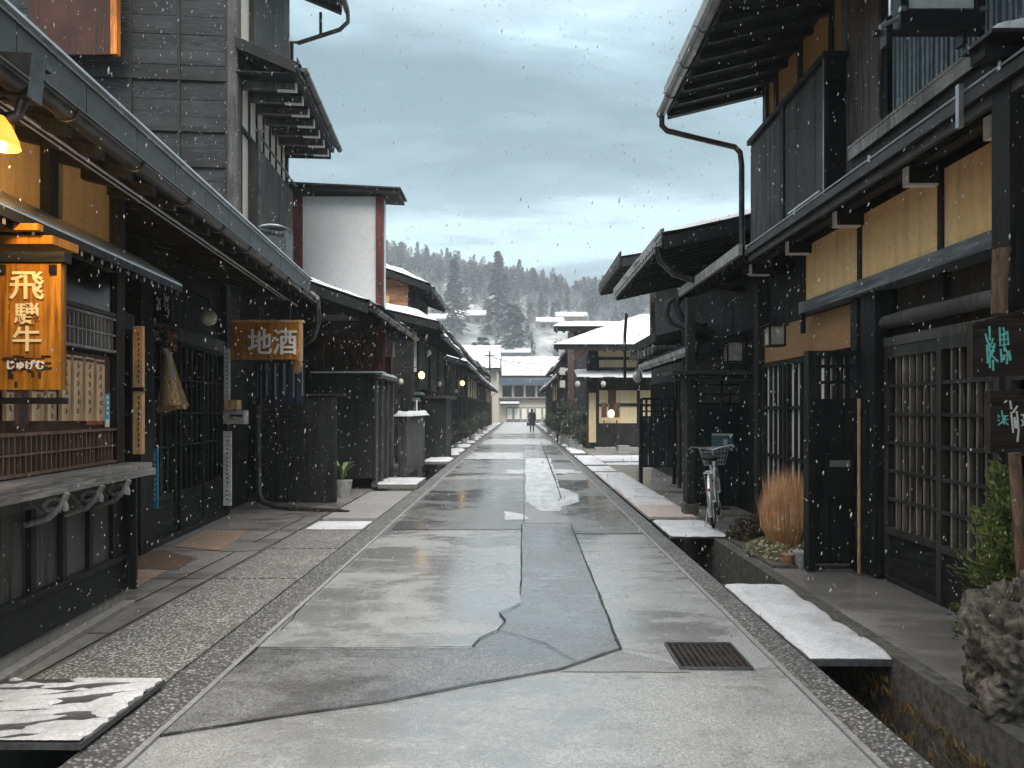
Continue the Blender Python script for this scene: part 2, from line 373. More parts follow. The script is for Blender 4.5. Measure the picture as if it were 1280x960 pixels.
mx = mixc(nt, .93, sky.outputs[0], zen)
nt.links.new(mx, bg.inputs[0])
# ============================================================ GROUND
def gp(px, py, z=0.0):
    D = FPX * (EYE - z) / (py - CY); return Vector((xof(px, D), D, z))
def ground_mesh():
    us = [-3000, -60, -8, -2.75, -1.97, 1.80, 2.30, 8, 60, 3000]; vs = [-300, -2, 95, 400, 3000]
    mb = MB(SF)
    for i in range(len(us) - 1):
        for j in range(len(vs) - 1):
            if j == 1 and i in (3, 5): continue
            mb.add([SF.w(us[i], vs[j], -.004), SF.w(us[i + 1], vs[j], -.004), SF.w(us[i + 1], vs[j + 1], -.004), SF.w(us[i], vs[j + 1], -.004)], [(0, 1, 2, 3)])
    return mb
ground_mesh().build('ground', 'concrete', kind='structure')
def sheet(name, quads, z, m):
    mb = MB()
    for q in quads: mb.add([Vector((p[0], p[1], z)) for p in q], [tuple(range(len(q)))])
    return mb.build(name, m, kind='structure')
rs = MB(SF); rs.box(-1.745, 1.6, -2, 88, -.003, .004); rs.build('road', 'asphalt_pale', kind='structure')
def pix(poly, z=0): return [gp(x, y, z) for x, y in poly]
def subdivide(poly, n=4, amp=.012):
    out = []
    for a, b in zip(poly, poly[1:] + poly[:1]):
        L = (b - a).length; k = max(1, min(14, int(L / .12)))
        nrm = Vector((-(b - a).y, (b - a).x, 0)).normalized()
        for i in range(k):
            p = a.lerp(b, i / k); out.append(p + nrm * (noise.noise(p * 5) * amp * (1 if i else 0)))
    return out
front = [(651, 756), (640, 762), (624, 768), (632, 778), (622, 790), (600, 800), (590, 811), (430, 813), (322, 812), (186, 925), (340, 900), (480, 880), (600, 856), (700, 839), (776, 813), (714, 657), (652, 657)]
fr_w = subdivide(pix(front))
sheet('road_patch', [fr_w], .008, 'asphalt_dark')
sheet('road_patch', [pix([(489, 663), (553, 600), (654, 600), (654, 663)]), pix([(716, 668), (693, 602), (748, 602), (812, 668)])], .0085, 'asphalt_dark')
sheet('road_patch', [subdivide(pix([(655, 655), (655, 590), (690, 590), (714, 655)]))], .009, 'asphalt_mid')
sheet('road_patch', [subdivide(pix([(560, 594), (600, 556), (655, 556), (655, 594)])), subdivide(pix([(690, 588), (680, 556), (700, 556), (735, 588)]))], .0097, 'asphalt_mid')
sheet('road_patch', [subdivide(pix([(775, 815), (862, 836), (862, 842), (700, 841)]))], .0085, 'asphalt_mid')
rough_mat('slush', (.50, .52, .53), .45, 5, .7, 1.12, .3, .004, (1, .3, 1), big=.35)
sheet('slush', [subdivide(pix([(657, 573), (688, 573), (694, 592), (699, 610), (722, 618), (724, 628), (702, 634), (700, 640), (676, 640), (657, 628)]), amp=.06), subdivide(pix([(632, 640), (655, 644), (662, 650), (630, 651)]), amp=.05)], .0125, 'slush')
for a in range(4):
    v0 = [17, 22, 31, 45][a]; v1 = v0 + [1.1, 3.2, 6, 41][a]
    x0, x1 = (-1.72, 1.58) if a > 1 else ((-1.7, .2) if a else (-.3, 1.55))
    sheet('slush', [subdivide([SF.w(x0, v0), SF.w(x1, v0), SF.w(x1, v1), SF.w(x0, v1)], amp=.35)], .0108 + .0003 * a, 'slush')
sm = MB()
def seam(pts, wd=.016):
    for a, b in zip(pts[:-1], pts[1:]):
        d = (b - a).normalized(); n = Vector((-d.y, d.x, 0)) * wd / 2 * random.uniform(.6, 1.4); z = Vector((0, 0, .0165))
        sm.add([a - n + z, b - n + z, b + n + z, a + n + z], [(0, 1, 2, 3)])
seam([p for p in fr_w], .014)
for l in ([(716, 668), (812, 668)], [(489, 663), (654, 663)], [(560, 594), (655, 594)], [(655, 655), (655, 560)], [(702, 625), (690, 588), (676, 552)], [(654, 600), (553, 600)]): seam(subdivide(pix(l))[: -1] if len(l) > 2 else pix(l), .02)
for l in ([(776, 813), (860, 826), (1010, 850)], [(622, 790), (680, 806), (720, 830), (776, 813)], [(330, 812), (262, 818)], [(905, 662), (760, 663)], [(470, 662), (400, 735), (330, 812)], [(690, 560), (665, 560), (590, 560)]):
    pts = subdivide([gp(*q) for q in l], amp=.03); seam(pts[: max(2, int(len(pts) * .62))], .007)
sm.build('road_seam', 'ink', kind='structure')
# kerb strips, with a thin raised lip along the road
k = MB(SF); k.prism([(-1.97, -.55), (-1.78, -.55), (-1.78, .014), (-1.97, .066)], -2, 88); k.build('kerb_strip', 'kerb_aggregate', kind='structure')
k = MB(SF); k.prism([(1.635, -.55), (1.80, -.55), (1.80, .05), (1.635, .014)], -2, 88); k.build('kerb_strip', 'kerb_aggregate', kind='structure')
for a, b in ((-1.779, -1.746), (1.601, 1.634)):
    k = MB(SF); v = -2
    while v < 88: k.box(a, b, v, v + .595, -.1, .018 + random.uniform(0, .004)); v += .6
    k.build('kerb_edge', 'kerb_concrete', kind='structure')
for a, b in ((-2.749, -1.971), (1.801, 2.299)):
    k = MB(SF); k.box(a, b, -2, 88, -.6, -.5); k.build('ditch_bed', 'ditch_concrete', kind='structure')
k = MB(SF); k.box(-9, -2.75, -2, 88, -.55, .08); k.build('pavement', ['paving_concrete'], kind='structure')
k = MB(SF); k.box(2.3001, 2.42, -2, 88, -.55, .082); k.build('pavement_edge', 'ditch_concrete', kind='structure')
k = MB(SF); k.box(2.42, 11, -2, 26.0, -.2, .08); k.box(2.42, 4, 26.0, 88, -.2, .08); k.build('pavement', 'paving_concrete', kind='structure')
k = MB()
for poly, zz in (([(150, 745), (140, 700), (160, 711), (209, 713)], .084),):
    k.add([Vector((p.x, p.y, zz)) for p in pix(poly, .084)], [tuple(range(len(poly)))])
k.build('pavement_patch', 'brown_paving', kind='structure')
rough_mat('brown_wet', (.17, .115, .085), .35, 26, .8, 1.15, .2, .003)
k = MB()
for poly in ([(150, 699), (198, 688), (247, 697), (222, 712), (160, 710)],): k.add([Vector((p.x, p.y, .084)) for p in pix(poly, .084)], [tuple(range(len(poly)))])
k.build('pavement_patch', 'brown_wet', kind='structure')
k = MB()
for poly in ([(218, 683), (258, 662), (310, 664), (276, 688)],): k.slabpoly([(p.x, p.y) for p in pix(poly, .09)], .081, .092)
k.build('pavement_patch', 'brown_paving', kind='structure')
k = MB()
for poly in ([(276, 689), (300, 678), (340, 679), (322, 688)],): k.slabpoly([(p.x, p.y) for p in pix(poly, .09)], .081, .090)
k.build('pavement_patch', 'concrete', kind='structure')
# joints along the left pavement
k = MB(SF)
for u, v0, v1 in ((-3.02, 2.5, 9.6), (-2.765, 2.5, 14)): k.add([SF.w(u - .008, v0, .0845), SF.w(u + .008, v0, .0845), SF.w(u + .008, v1, .0845), SF.w(u - .008, v1, .0845)], [(0, 1, 2, 3)])
for v in (4.6, 6.1, 7.3, 8.6, 9.9): k.add([SF.w(-4.2, v, .0845), SF.w(-2.76, v, .0845), SF.w(-2.76, v + .012, .0845), SF.w(-4.2, v + .012, .0845)], [(0, 1, 2, 3)])
k.build('pavement_joint', 'ink', kind='structure')

# --- slabs and plates over the ditches
def snow_top(mb, fr, u0, u1, v0, v1, z, t, nu=26, nv=40, amp=.5, edge=.03):
    """an uneven layer of snow: irregular outline, thicker in the middle"""
    def fn(a, b):
        u = u0 + (u1 - u0) * a; v = v0 + (v1 - v0) * b
        e = min(a, 1 - a, b, 1 - b); h = t * min(1, .25 + e * 9) * (1 + amp * noise.noise(Vector((u * 5, v * 5, 3))))
        if max(abs(u1 - u0), abs(v1 - v0)) > .5:
            m = noise.noise(Vector((u * 2.0, v * 24, 6))) + .6 * noise.noise(Vector((u * 8, v * 52, 2)))
            h -= t * max(0.0, a - .72) * 4.0 * max(0.0, m + .1)
        if e == 0: h = -.002
        du = edge * noise.noise(Vector((u * 9, v * 9, 8))) * (1 if a in (0, 1) else 0); dv = edge * noise.noise(Vector((v * 9, u * 9, 1))) * (1 if b in (0, 1) else 0)
        return fr.w(u + du, v + dv, z + h)
    mb.grid(fn, nu, nv)
def cover(label, u0, u1, v0, v1, z0, z1, m, snow=None, skew=0.0, group=None, name='ditch_cover', st=.02, lip=None):
    t = thing(name, label, 'ditch cover', SF.w((u0 + u1) / 2, (v0 + v1) / 2, z0), group)
    mb = MB(SF); mb.slabpoly([(u0, v0), (u1, v0 + skew), (u1, v1 + skew), (u0, v1)], z0, z1)
    mb.build('slab', m, t)
    if snow:
        s = MB(SF); snow_top(s, SF, u0 + .008, u1 - .008, v0 + .01, v1 - .01, z1, st, 20, max(8, int((v1 - v0) * 14)))
        s.build('snow_cover', snow, t)
    return t
def dv(py, z=.08): return FPX * (EYE - z) / (py - CY)
t = cover('steel plate over the ditch at the front left corner, striped with melting snow', -2.84, -1.95, 3.02, dv(858), .084, .11, 'steel_plate', None)
s = MB(SF)
# snow left in long fingers between melted streaks
def fingers(a, b):
    u = -2.83 + .87 * a; v = 3.03 + (dv(858) - 3.04) * b
    q = noise.noise(Vector((u * 3.0 + v * .9, (v - .22 * u) * 16, 2))) + .25 * noise.noise(Vector((u * 9, v * 30, 5))) + max(0, a - .62) * .8 - max(0, b - .86) * 2 * (1 - a) - max(0, .05 - a) * 4 - max(0, a - .96) * 14
    h = .014 * max(-.3, min(1, (q + .06) * 7)) + .002 * noise.noise(Vector((u * 30, v * 30, 0)))
    return SF.w(u, v, .1095 + h)
s.grid(fingers, 90, 110); s.build('snow_cover', 'snow', t)
cover('longest pebble-textured slab beside the front left steel plate', -2.742, -1.978, dv(856), dv(724), -.03, .078, 'aggregate')
cover('pebbled slab with a dark crack joint, second from the front on the left', -2.742, -1.978, dv(722), dv(686), -.03, .074, 'aggregate')
cover('short pebbled slab just before the snow-white slab on the left', -2.742, -1.978, dv(685), dv(663), -.03, .078, 'aggregate')
cover('narrow slab whitened with snow by the end of the drain pipe', -2.742, -1.978, dv(662), dv(651), -.03, .076, 'concrete', 'snow', st=.008)
cover('smooth pale concrete slab in front of the black board fence', -2.742, -1.978, dv(648), dv(614), -.03, .08, 'kerb_concrete')
cover('small raised snowy slab lifted above the open ditch on the left', -2.80, -1.95, dv(611), dv(602), .085, .16, 'concrete', 'snow', st=.02)
cover('long snow-covered plate bridging the ditch at the front right', 1.79, 2.335, 4.22, dv(727), .02, .062, 'steel_plate', 'snow', st=.035)
cover('short snowy plate in front of the bicycle', 1.79, 2.50, 8.05, 9.25, .084, .105, 'steel_plate', 'snow', st=.02)
rough_mat('pinkish_plate', (.55, .47, .43), .5, 30, .85, 1.1, .2)
t = cover('long pinkish ramp board half dusted with snow beside the post', 1.80, 2.46, 9.45, 16.2, .084, .12, 'pinkish_plate')
s = MB(SF); snow_top(s, SF, 1.81, 2.44, 10.6, 16.15, .12, .015, 16, 40, edge=.12); s.build('snow_cover', 'snow', t)
cover('small grey slab past the long ramp board on the right', 1.80, 2.42, 16.6, 18.2, .02, .10, 'concrete', 'snow', st=.012)
cover('snow-white slab at the corner of the cream townhouse forecourt', 1.80, 2.42, 18.6, 22.4, .02, .10, 'concrete', 'snow', st=.012)
for side, a, b in ((-1, -2.76, -1.96), (1, 1.79, 2.31)):
    v = 19.4 if side < 0 else 23.2; i = 0
    while v < 74:
        L = random.uniform(1.1, 2.4)
        t = thing('ditch_cover', 'snowy slab over the far %s ditch, one of a broken row' % ('left' if side < 0 else 'right'), 'ditch cover', SF.w((a + b) / 2, v, .06), 'snowy slabs over the %s ditch' % ('left' if side < 0 else 'right'))
        mb = MB(SF); mb.box(a, b, v, v + L, .05, .12); mb.build('slab', 'concrete', t)
        s = MB(SF); snow_top(s, SF, a + .01, b - .01, v + .01, v + L - .01, .12, .05, 6, 8); s.build('snow_cover', 'snow', t)
        v += L + random.uniform(.5, 1.9); i += 1
# snow lying on the forecourt of the cream townhouse
s = MB(SF); snow_top(s, SF, 2.45, 4.6, 20.2, 22.6, .081, .02, 20, 20, edge=.2); snow_top(s, SF, 2.45, 4.6, 18.9, 19.5, .081, .015, 20, 10, edge=.1)
o = s.build('snow_patch', 'snow', kind='structure')
# moss and dry weeds in the ditch
def tuft(mb, p, n, h, spread, wd=.012, lean=.5):
    for i in range(n):
        a = random.uniform(0, 2 * PI); r = random.uniform(0, spread); b = Vector(p) + Vector((math.cos(a) * r, math.sin(a) * r, 0))
        hh = h * random.uniform(.5, 1.1); l = random.uniform(0, lean) * hh; tip = b + Vector((math.cos(a) * l, math.sin(a) * l, hh))
        mid = b.lerp(tip, .55) + Vector((0, 0, hh * .08)); n_ = Vector((-math.sin(a + random.uniform(-1, 1)), math.cos(a), 0)) * wd / 2
        mb.add([b - n_, b + n_, mid + n_ * .8, mid - n_ * .8, tip], [(0, 1, 2, 3), (3, 2, 4)])
mw = MB()
for i in range(330):
    v = random.uniform(2.2, 5.6); z = random.uniform(-.5, -.05) * random.random() ** .3; p = SF.w(2.295 - random.random() * .12 * (-z / .5), v, min(z, -.16 if random.random() < .8 else -.05))
    tuft(mw, p, 7, .055, .05, .007, 1.2)
o = mw.build('ditch_weeds', 'weed', kind='stuff'); tag(o, 'yellow and rust coloured weeds growing down the wall of the front right ditch', 'weeds')

# drain cover in the road
t = thing('drain_cover', 'square steel grating set into the road on the right', 'drain cover', SF.w(1.24, 4.42, .004))
mb = MB(SF); u0, u1, v0, v1 = 1.0, 1.43, 4.2, 4.64
mb.box(u0, u1, v0, v1, .004, .011); mb.build('plate', 'ink', t)
mb = MB(SF)
for a in ((u0 - .01, u1 + .01, v0 - .012, v0), (u0 - .01, u1 + .01, v1, v1 + .012), (u0 - .012, u0, v0, v1), (u1, u1 + .012, v0, v1)): mb.box(*a, .005, .022)
mb.build('frame', 'steel_plate', t)
mb = MB(SF); n = 11; q = (u1 - u0) / n
for i in range(n):
    for j in range(n):
        a = u0 + q * (i + .5); b = v0 + q * (j + .5); r = q * .33
        mb.add([SF.w(a - r, b, .0112), SF.w(a, b - r, .0112), SF.w(a + r, b, .0112), SF.w(a, b + r, .0112), SF.w(a - r * .5, b, .021), SF.w(a, b - r * .5, .021), SF.w(a + r * .5, b, .021), SF.w(a, b + r * .5, .021)], [(0, 1, 5, 4), (1, 2, 6, 5), (2, 3, 7, 6), (3, 0, 4, 7), (4, 5, 6, 7)])
mb.build('studded_grating', 'gutter_metal', t)

# ============================================================ BUILDING HELPERS
def roof(t, fr, side, ue, ze, ut, zt, v0, v1, thick=.07, snow=0.0, tiles=True, rafters=.32, name='roof', gutter=True, fascia=.10, tm='tile', bargeboard=True, under='black_wood'):
    """one roof slope: eave at ue, top at ut; under side with rafters, tiles on top, optional gutter and snow (sub-parts)"""
    d = 1 if ut > ue else -1; sl = (zt - ze) / abs(ut - ue)
    def zz(u): return ze + abs(u - ue) * sl
    mb = MB(fr)
    mb.prism([(ue, ze), (ut, zt), (ut, zt + thick), (ue, ze + thick)], v0, v1)
    n = max(2, int((v1 - v0) / rafters))
    for i in range(n + 1):
        v = v0 + .04 + (v1 - v0 - .12) * i / n
        mb.prism([(ue + d * .03, ze - .07), (ut, zt - .07), (ut, zt + .002), (ue + d * .03, ze + .002)], v, v + .05)
    mb.box(*sorted((ue - d * .015, ue - d * .001)), v0, v1, ze - .02, ze + thick + fascia)
    if bargeboard:
        for a, b in ((v0 - .025, v0 - .001), (v1 + .001, v1 + .025)): mb.prism([(ue, ze - .07), (ut, zt - .07), (ut, zt + thick + .03), (ue, ze + thick + .03)], a, b)
    r = mb.build(name, under, t)
    if tiles:
        tb = MB(fr); w = .27; nv = max(4, int((v1 - v0) / w * 4)); nu = 5
        def fn(a, b):
            v = v0 - .02 + (v1 - v0 + .04) * b; u = ue - d * .05 + (ut - ue + d * .05) * a
            return fr.w(u, v, zz(u) + thick + .035 + .028 * math.cos(v / w * 2 * PI) + (-.05 if a == 0 else 0))
        tb.grid(fn, nu, nv); tb.build('tile_covering', tm, r)
    if snow:
        sb = MB(fr); top = thick + (.07 if tiles else .005); nv = max(8, int((v1 - v0) / .22)); L = abs(ut - ue)
        def edge(v): return -.03 + .10 * noise.noise(Vector((v * 1.7, ue, 3)))
        def fn(a, b, off=0):
            v = v0 - .03 + (v1 - v0 + .06) * b; q = a * (L + .04)
            h = snow * (.75 + .45 * noise.noise(Vector((q * 3, v * 1.4, ze))) + .2 * noise.noise(Vector((q * 9, v * 6, ze))))
            if a in (0, 1) or b in (0, 1): h *= .12
            elif a <= .12: h *= .8
            u = ue + d * (q + (edge(v) if a < .5 else 0)); return fr.w(u, v, zz(u) + top + h)
        sb.grid(fn, 10, nv)
        # skirt round the layer so it has a visible thickness
        pts = [(0, j / nv) for j in range(nv + 1)]; n0 = len(sb.vs)
        sb.build('snow_cover', 'snow', r)
    if gutter:
        g = MB(fr); R = .055; gu = ue - d * (.045 + R); gz = ze + thick - .06; vs = []; n = 8
        prof = [(gu + R * math.cos(PI + PI * i / n), gz + R * math.sin(PI + PI * i / n)) for i in range(n + 1)]; inn = [(gu + (R - .008) * math.cos(PI + PI * i / n), gz + (R - .008) * math.sin(PI + PI * i / n)) for i in range(n, -1, -1)]
        pr = prof + inn; m = len(pr)
        vv = [fr.w(u, v0 - .03, z) for u, z in pr] + [fr.w(u, v1 + .03, z) for u, z in pr]
        g.add(vv, [(i, i + m, (i + 1) % m + m, (i + 1) % m) for i in range(m)], True)
        g.add([fr.w(u, v, z) for v in (v0 - .03, v1 + .03) for u, z in prof], [tuple(range(n + 1)), tuple(range(n + 1, 2 * n + 2))])
        v = v0 + .1
        while v < v1: g.box(gu - R - .004, gu + R + .004, v, v + .02, gz - .004, gz + .004); g.wtube([(gu + (R + .006) * math.cos(PI + PI * i / 8), v + .01, gz + (R + .006) * math.sin(PI + PI * i / 8)) for i in range(9)], .006, 4); v += .9
        g.build('gutter', 'gutter_metal', r)
    return r
def planks(mb, fr, u, v0, v1, z0, z1, out, pitch=.2, t=.02, seed=0, gap=.006):
    """vertical boards on a plane u (facing out = +-1)"""
    v = v0; rr = random.Random(seed)
    while v < v1 - .01:
        w = min(pitch * rr.uniform(.85, 1.15), v1 - v); d = rr.uniform(0, .008)
        a, b = sorted((u, u + out * (t + d))); mb.box(a, b, v + gap / 2, v + w - gap / 2, z0, z1); v += w
def xplanks(mb, fr, v, u0, u1, z0, z1, out, pitch=.2, t=.02, horiz=True, seed=0):
    """boards on a plane v"""
    rr = random.Random(seed)
    if horiz:
        z = z0
        while z < z1 - .01:
            w = min(pitch * rr.uniform(.9, 1.1), z1 - z); a, b = sorted((v, v + out * (t + rr.uniform(0, .008)))); mb.box(u0, u1, a, b, z + .003, z + w - .003); z += w
    else:
        u = u0
        while u < u1 - .01:
            w = min(pitch * rr.uniform(.9, 1.1), u1 - u); a, b = sorted((v, v + out * (t + rr.uniform(0, .008)))); mb.box(u + .003, u + w - .003, a, b, z0, z1); u += w
def lattice(t, fr, u, v0, v1, z0, z1, out, nb, rails, m='black_wood', back='dark_glass', bar=.03, depth=.04, name='lattice_window', frame=.05):
    """a lattice window or door on plane u: pane behind, frame, bars"""
    s = lambda a, b: sorted((u + out * a, u + out * b))
    f = MB(fr)
    f.box(*s(0, depth + .02), v0, v1, z1 - frame, z1); f.box(*s(0, depth + .02), v0, v1, z0, z0 + frame)
    f.box(*s(.001, depth + .021), v0, v0 + frame, z0, z1); f.box(*s(.001, depth + .021), v1 - frame, v1, z0, z1)
    o = f.build(name, m, t)
    p = MB(fr); p.box(*s(-.02, .006), v0 + .01, v1 - .01, z0 + .01, z1 - .01); p.build('pane', back, o)
    b = MB(fr); W = (v1 - v0 - 2 * frame) / (nb + 1)
    for i in range(nb):
        v = v0 + frame + W * (i + 1); b.box(*s(.012, depth), v - bar / 2, v + bar / 2, z0 + frame, z1 - frame)
    for q in rails:
        z = z0 + (z1 - z0) * q; b.box(*s(.008, depth + .006), v0 + frame, v1 - frame, z - bar * .45, z + bar * .45)
    b.build('lattice', m, o); return o

# ============================================================ LEFT: the shop with the amber sign
L = LF
uw = -2.60; vc = L.v(150, uw)              # wall plane and its far corner
ud = -3.37; ve = L.v(277, ud)              # set-back door wall and its far end
base = L.w(uw, vc, .08)
t = L1 = thing('shop_building', 'dark timber shop on the near left with ochre plaster and carved counter brackets', 'building', base)
w_ = MB(L)
w_.box(uw - 1, uw, -1.5, vc - .02, .16, 1.14)                       # lower wall body
w_.box(uw - 1, uw - .03, -1.5, vc - .03, 1.14, 3.5)
w_.box(-9, uw - 1, -1.5, ve, .08, 3.6)                               # body of the house behind
w_.build('wall', 'black_wood', t)
w_ = MB(L); w_.box(uw - .9, uw + .03, -1.5, vc + .02, .081, .20); w_.box(uw + .031, uw + .11, -1.5, vc + .005, .082, .115); w_.build('plinth', 'plinth', t)
w_ = MB(L); w_.box(uw, uw + .045, -1.5, vc + .01, .20, .44); w_.box(uw, uw + .06, -1.5, vc + .012, .44, .485); w_.build('skirting_board', 'black_wood_h', t)
w_ = MB(L); v = vc - .16
while v > 0.2: w_.box(uw, uw + .05, v - .05, v, .485, 1.06); v -= .33
w_.build('batten', 'black_wood', t)
w_ = MB(L)
v = vc - .01; planks(w_, L, uw, 0, vc - .02, .485, 1.06, 1, .33, .012, 3); w_.box(uw, uw + .055, -1.5, vc + .0, 1.0, 1.08)
w_.build('panelling', 'grey_wood', t)
# corner post, window frame
w_ = MB(L); w_.box(uw - .10, uw + .03, vc - .11, vc + .015, .20, 3.45); w_.build('corner_post', 'dark_wood', t)
w_ = MB(L); w_.box(uw - .02, uw + .12, vc - .005, vc + .025, .20, 1.1); w_.build('end_board', 'black_wood', t)
# counter under the window, with carved brackets
ct = MB(L); ct.slabpoly([(uw - .02, -1.2), (uw + .25, -1.2), (uw + .25, vc - .02), (uw + .17, vc + .02), (uw - .02, vc + .02)], 1.15, 1.19); ct.box(uw, uw + .27, -1.2, vc + .0, 1.10, 1.149)
co_ = ct.build('counter', 'counter_wood', t)
def scroll(fr, u, v, z, s=1.0):
    b = MB(fr); pts = []
    for i in range(22):
        a = -.4 + i * .30; r = .085 * s * (1 - i / 24); pts.append((u + .05 + .10 * s + r * math.cos(a), v, z - .03 + r * math.sin(a) * .8))
    b.wtube(pts, .017, 6)
    b.wtube([(u, v, z - .14 * s), (u + .06 * s, v, z - .12 * s), (u + .13 * s, v, z - .10 * s), (u + .2 * s, v, z - .03 * s), (u + .235 * s, v, z + .05 * s)], .02, 6)
    b.wtube([(u, v, z + .02), (u + .05 * s, v, z - .02), (u + .09 * s, v, z - .07)], .011, 6)
    return b
for px in (44, 92, 128): scroll(L, uw + .045, L.v(px, uw + .1), 1.05, 1.0).build('carved_bracket', 'pale_grey_wood', co_)
# lower & upper grille, backing board, plaques, glass
vs0 = -.4; vs1 = vc - .13
def grille(z0, z1, rails, nb, m, name='window_grille'):
    g = MB(L); g.box(uw - .02, uw + .035, vs0, vs1, z0, z0 + .018); g.box(uw - .02, uw + .035, vs0, vs1, z1 - .018, z1)
    for r in rails: g.box(uw - .01, uw + .03, vs0, vs1, z0 + (z1 - z0) * r - .006, z0 + (z1 - z0) * r + .006)
    n = int((vs1 - vs0) / .052)
    for i in range(n): v = vs1 - .052 * (i + 1) + .01; g.box(uw - .012, uw + .024, v, v + .011, z0 + .018, z1 - .018)
    g.build(name, m, t)
wood('grille_wood', (.13, .085, .06), .6)
grille(1.20, 1.46, (.5,), 0, 'grille_wood'); grille(2.03, 2.29, (.5,), 0, 'pale_grey_wood')
g = MB(L); g.box(uw - .05, uw - .01, vs0, vs1, 1.46, 1.54); g.box(uw - .05, uw - .012, vs0, vs1, 1.54, 2.0); g.build('backing_board', 'brown_wood', t)
g = MB(L); g.box(uw - .03, uw - .004, vs0, vs1, 2.32, 2.66); gl = g.build('window', 'black_wood', t)
g = MB(L); g.box(uw - .003, uw + .004, vs0, vs1, 2.33, 2.65); g.build('pane', 'dark_glass', gl)
g = MB(L); g.box(uw + .004, uw + .03, vs0, vs1, 2.30, 2.33); g.box(uw + .004, uw + .03, vs0, vs1, 2.64, 2.67); g.build('frame', 'grey_wood', gl)
# plaster above the awning
g = MB(L); v = vc - .12
g.box(uw - .06, uw - .028, -1.4, vc - .05, 2.70, 3.32); g.build('plaster', 'plaster_ochre', t)
for v in (vc - .88, vc - 1.9, vc - 3): g = MB(L); g.box(uw - .05, uw + .03, v - .10, v, 2.66, 3.4); g.build('post', 'black_wood', t)
g = MB(L); g.box(uw - .05, uw + .02, -1.4, vc, 3.30, 3.45); g.build('wall_beam', 'black_wood', t)
# narrow awning roof with small rafter ends
va = L.v(226, -2.27)
aw = MB(L); aw.prism([(-2.27, 2.585), (uw, 2.80), (uw, 2.83), (-2.27, 2.61)], -1.2, va); aw.box(-2.275, -2.255, -1.2, va, 2.57, 2.62)
ao = aw.build('awning', 'black_wood', t)
aw = MB(L); v = va - .06
while v > 0: aw.prism([(-2.29, 2.53), (uw, 2.74), (uw, 2.775), (-2.29, 2.565)], v - .028, v); v -= .12
aw.build('rafter_ends', 'black_wood', ao)
aw = MB(L); aw.prism([(-2.262, 2.633), (uw, 2.852), (uw, 2.86), (-2.262, 2.642)], -1.2, va + .01); aw.box(-2.27, -2.262, -1.2, va + .01, 2.625, 2.642); aw.build('edge_strip', 'light_metal', ao)  # pale strip drawn in as the bright highlight on the snowy, wet awning edge
for i in range(34): v = va - .06 - .12 * i; aw = MB(L); aw.box(-2.268, -2.2645, v - .024, v - .004, 2.535, 2.568); aw.build('rafter_cap', 'pale_grey_wood', ao)
# main eave: fascia, gutter, soffit
vE = L.v(387, -2.1)
rf = MB(L); rf.prism([(-2.12, 3.20), (-2.75, 3.36), (-6.2, 4.35), (-6.2, 4.5), (-2.75, 3.60), (-2.12, 3.46)], -1.5, vE)
v = 0
while v < vE - .1: rf.prism([(-2.14, 3.12), (-3.4, 3.40), (-3.4, 3.47), (-2.14, 3.19)], v, v + .06); v += .36
ro = rf.build('eave_roof', 'black_wood', t)
fa = MB(L); v = -1.5
while v < vE - .02: w2 = min(.62, vE - v); fa.box(-2.118, -2.095, v + .004, v + w2 - .004, 3.20, 3.455); v += .62
fa.build('fascia', 'fascia_metal', ro)
fa = MB(L); fa.box(-2.125, -2.085, -1.5, vE + .01, 3.455, 3.475); fa.box(-2.2, -2.06, -1.5, vE + .015, 3.476, 3.492); fa.build('roof_edge_highlight', 'light_metal', ro)  # bright strips modelled as the highlight along the top of the fascia
def gutter(fr, gu, gz, v0, v1, R=.06, mat_='gutter_metal', parent=None, br=.75):
    g = MB(fr); n = 10
    prof = [(gu + R * math.cos(PI + PI * i / n), gz + R * math.sin(PI + PI * i / n)) for i in range(n + 1)]; inn = [(gu + (R - .006) * math.cos(PI + PI * i / n), gz + (R - .006) * math.sin(PI + PI * i / n)) for i in range(n, -1, -1)]
    pr = prof + inn; m = len(pr); g.add([fr.w(u, v0, z) for u, z in pr] + [fr.w(u, v1, z) for u, z in pr], [(i, i + m, (i + 1) % m + m, (i + 1) % m) for i in range(m)], True)
    g.add([fr.w(u, v, z) for v in (v0, v1) for u, z in prof], [tuple(range(n + 1)), tuple(range(n + 1, 2 * n + 2))])
    g.wtube([(gu + R, v0, gz), (gu + R, v1, gz)], .008, 6); g.wtube([(gu - R, v0, gz), (gu - R, v1, gz)], .006, 6)
    v = v0 + .3
    while v < v1: g.wtube([(gu + (R + .005) * math.cos(PI + PI * i / 8), v, gz + (R + .005) * math.sin(PI + PI * i / 8)) for i in range(9)], .008, 4); g.box(gu - R - .05, gu + R, v - .01, v + .01, gz + .005, gz + .012); v += br
    return g.build('gutter', mat_, parent)
g1 = gutter(L, -2.02, 3.17, L.v(44, -2.0), vE - .02, .062, parent=t)
g2 = gutter(L, -2.02, 3.12, 1.2, L.v(24, -2.0), .062, parent=t)
g = MB(L); vj = L.v(34, -2.0); g.prism([(-2.10, 3.25), (-1.95, 3.25), (-1.97, 3.05), (-2.08, 3.05)], vj - .05, vj + .06); g.wtube([(-2.02, vj, 3.05), (-2.04, vj, 2.98), (-2.3, vj, 2.9)], .025, 8); g.box(-2.2, -2.0, vj + .12, vj + .2, 3.27, 3.3); g.build('gutter_hopper', 'gutter_metal', t)
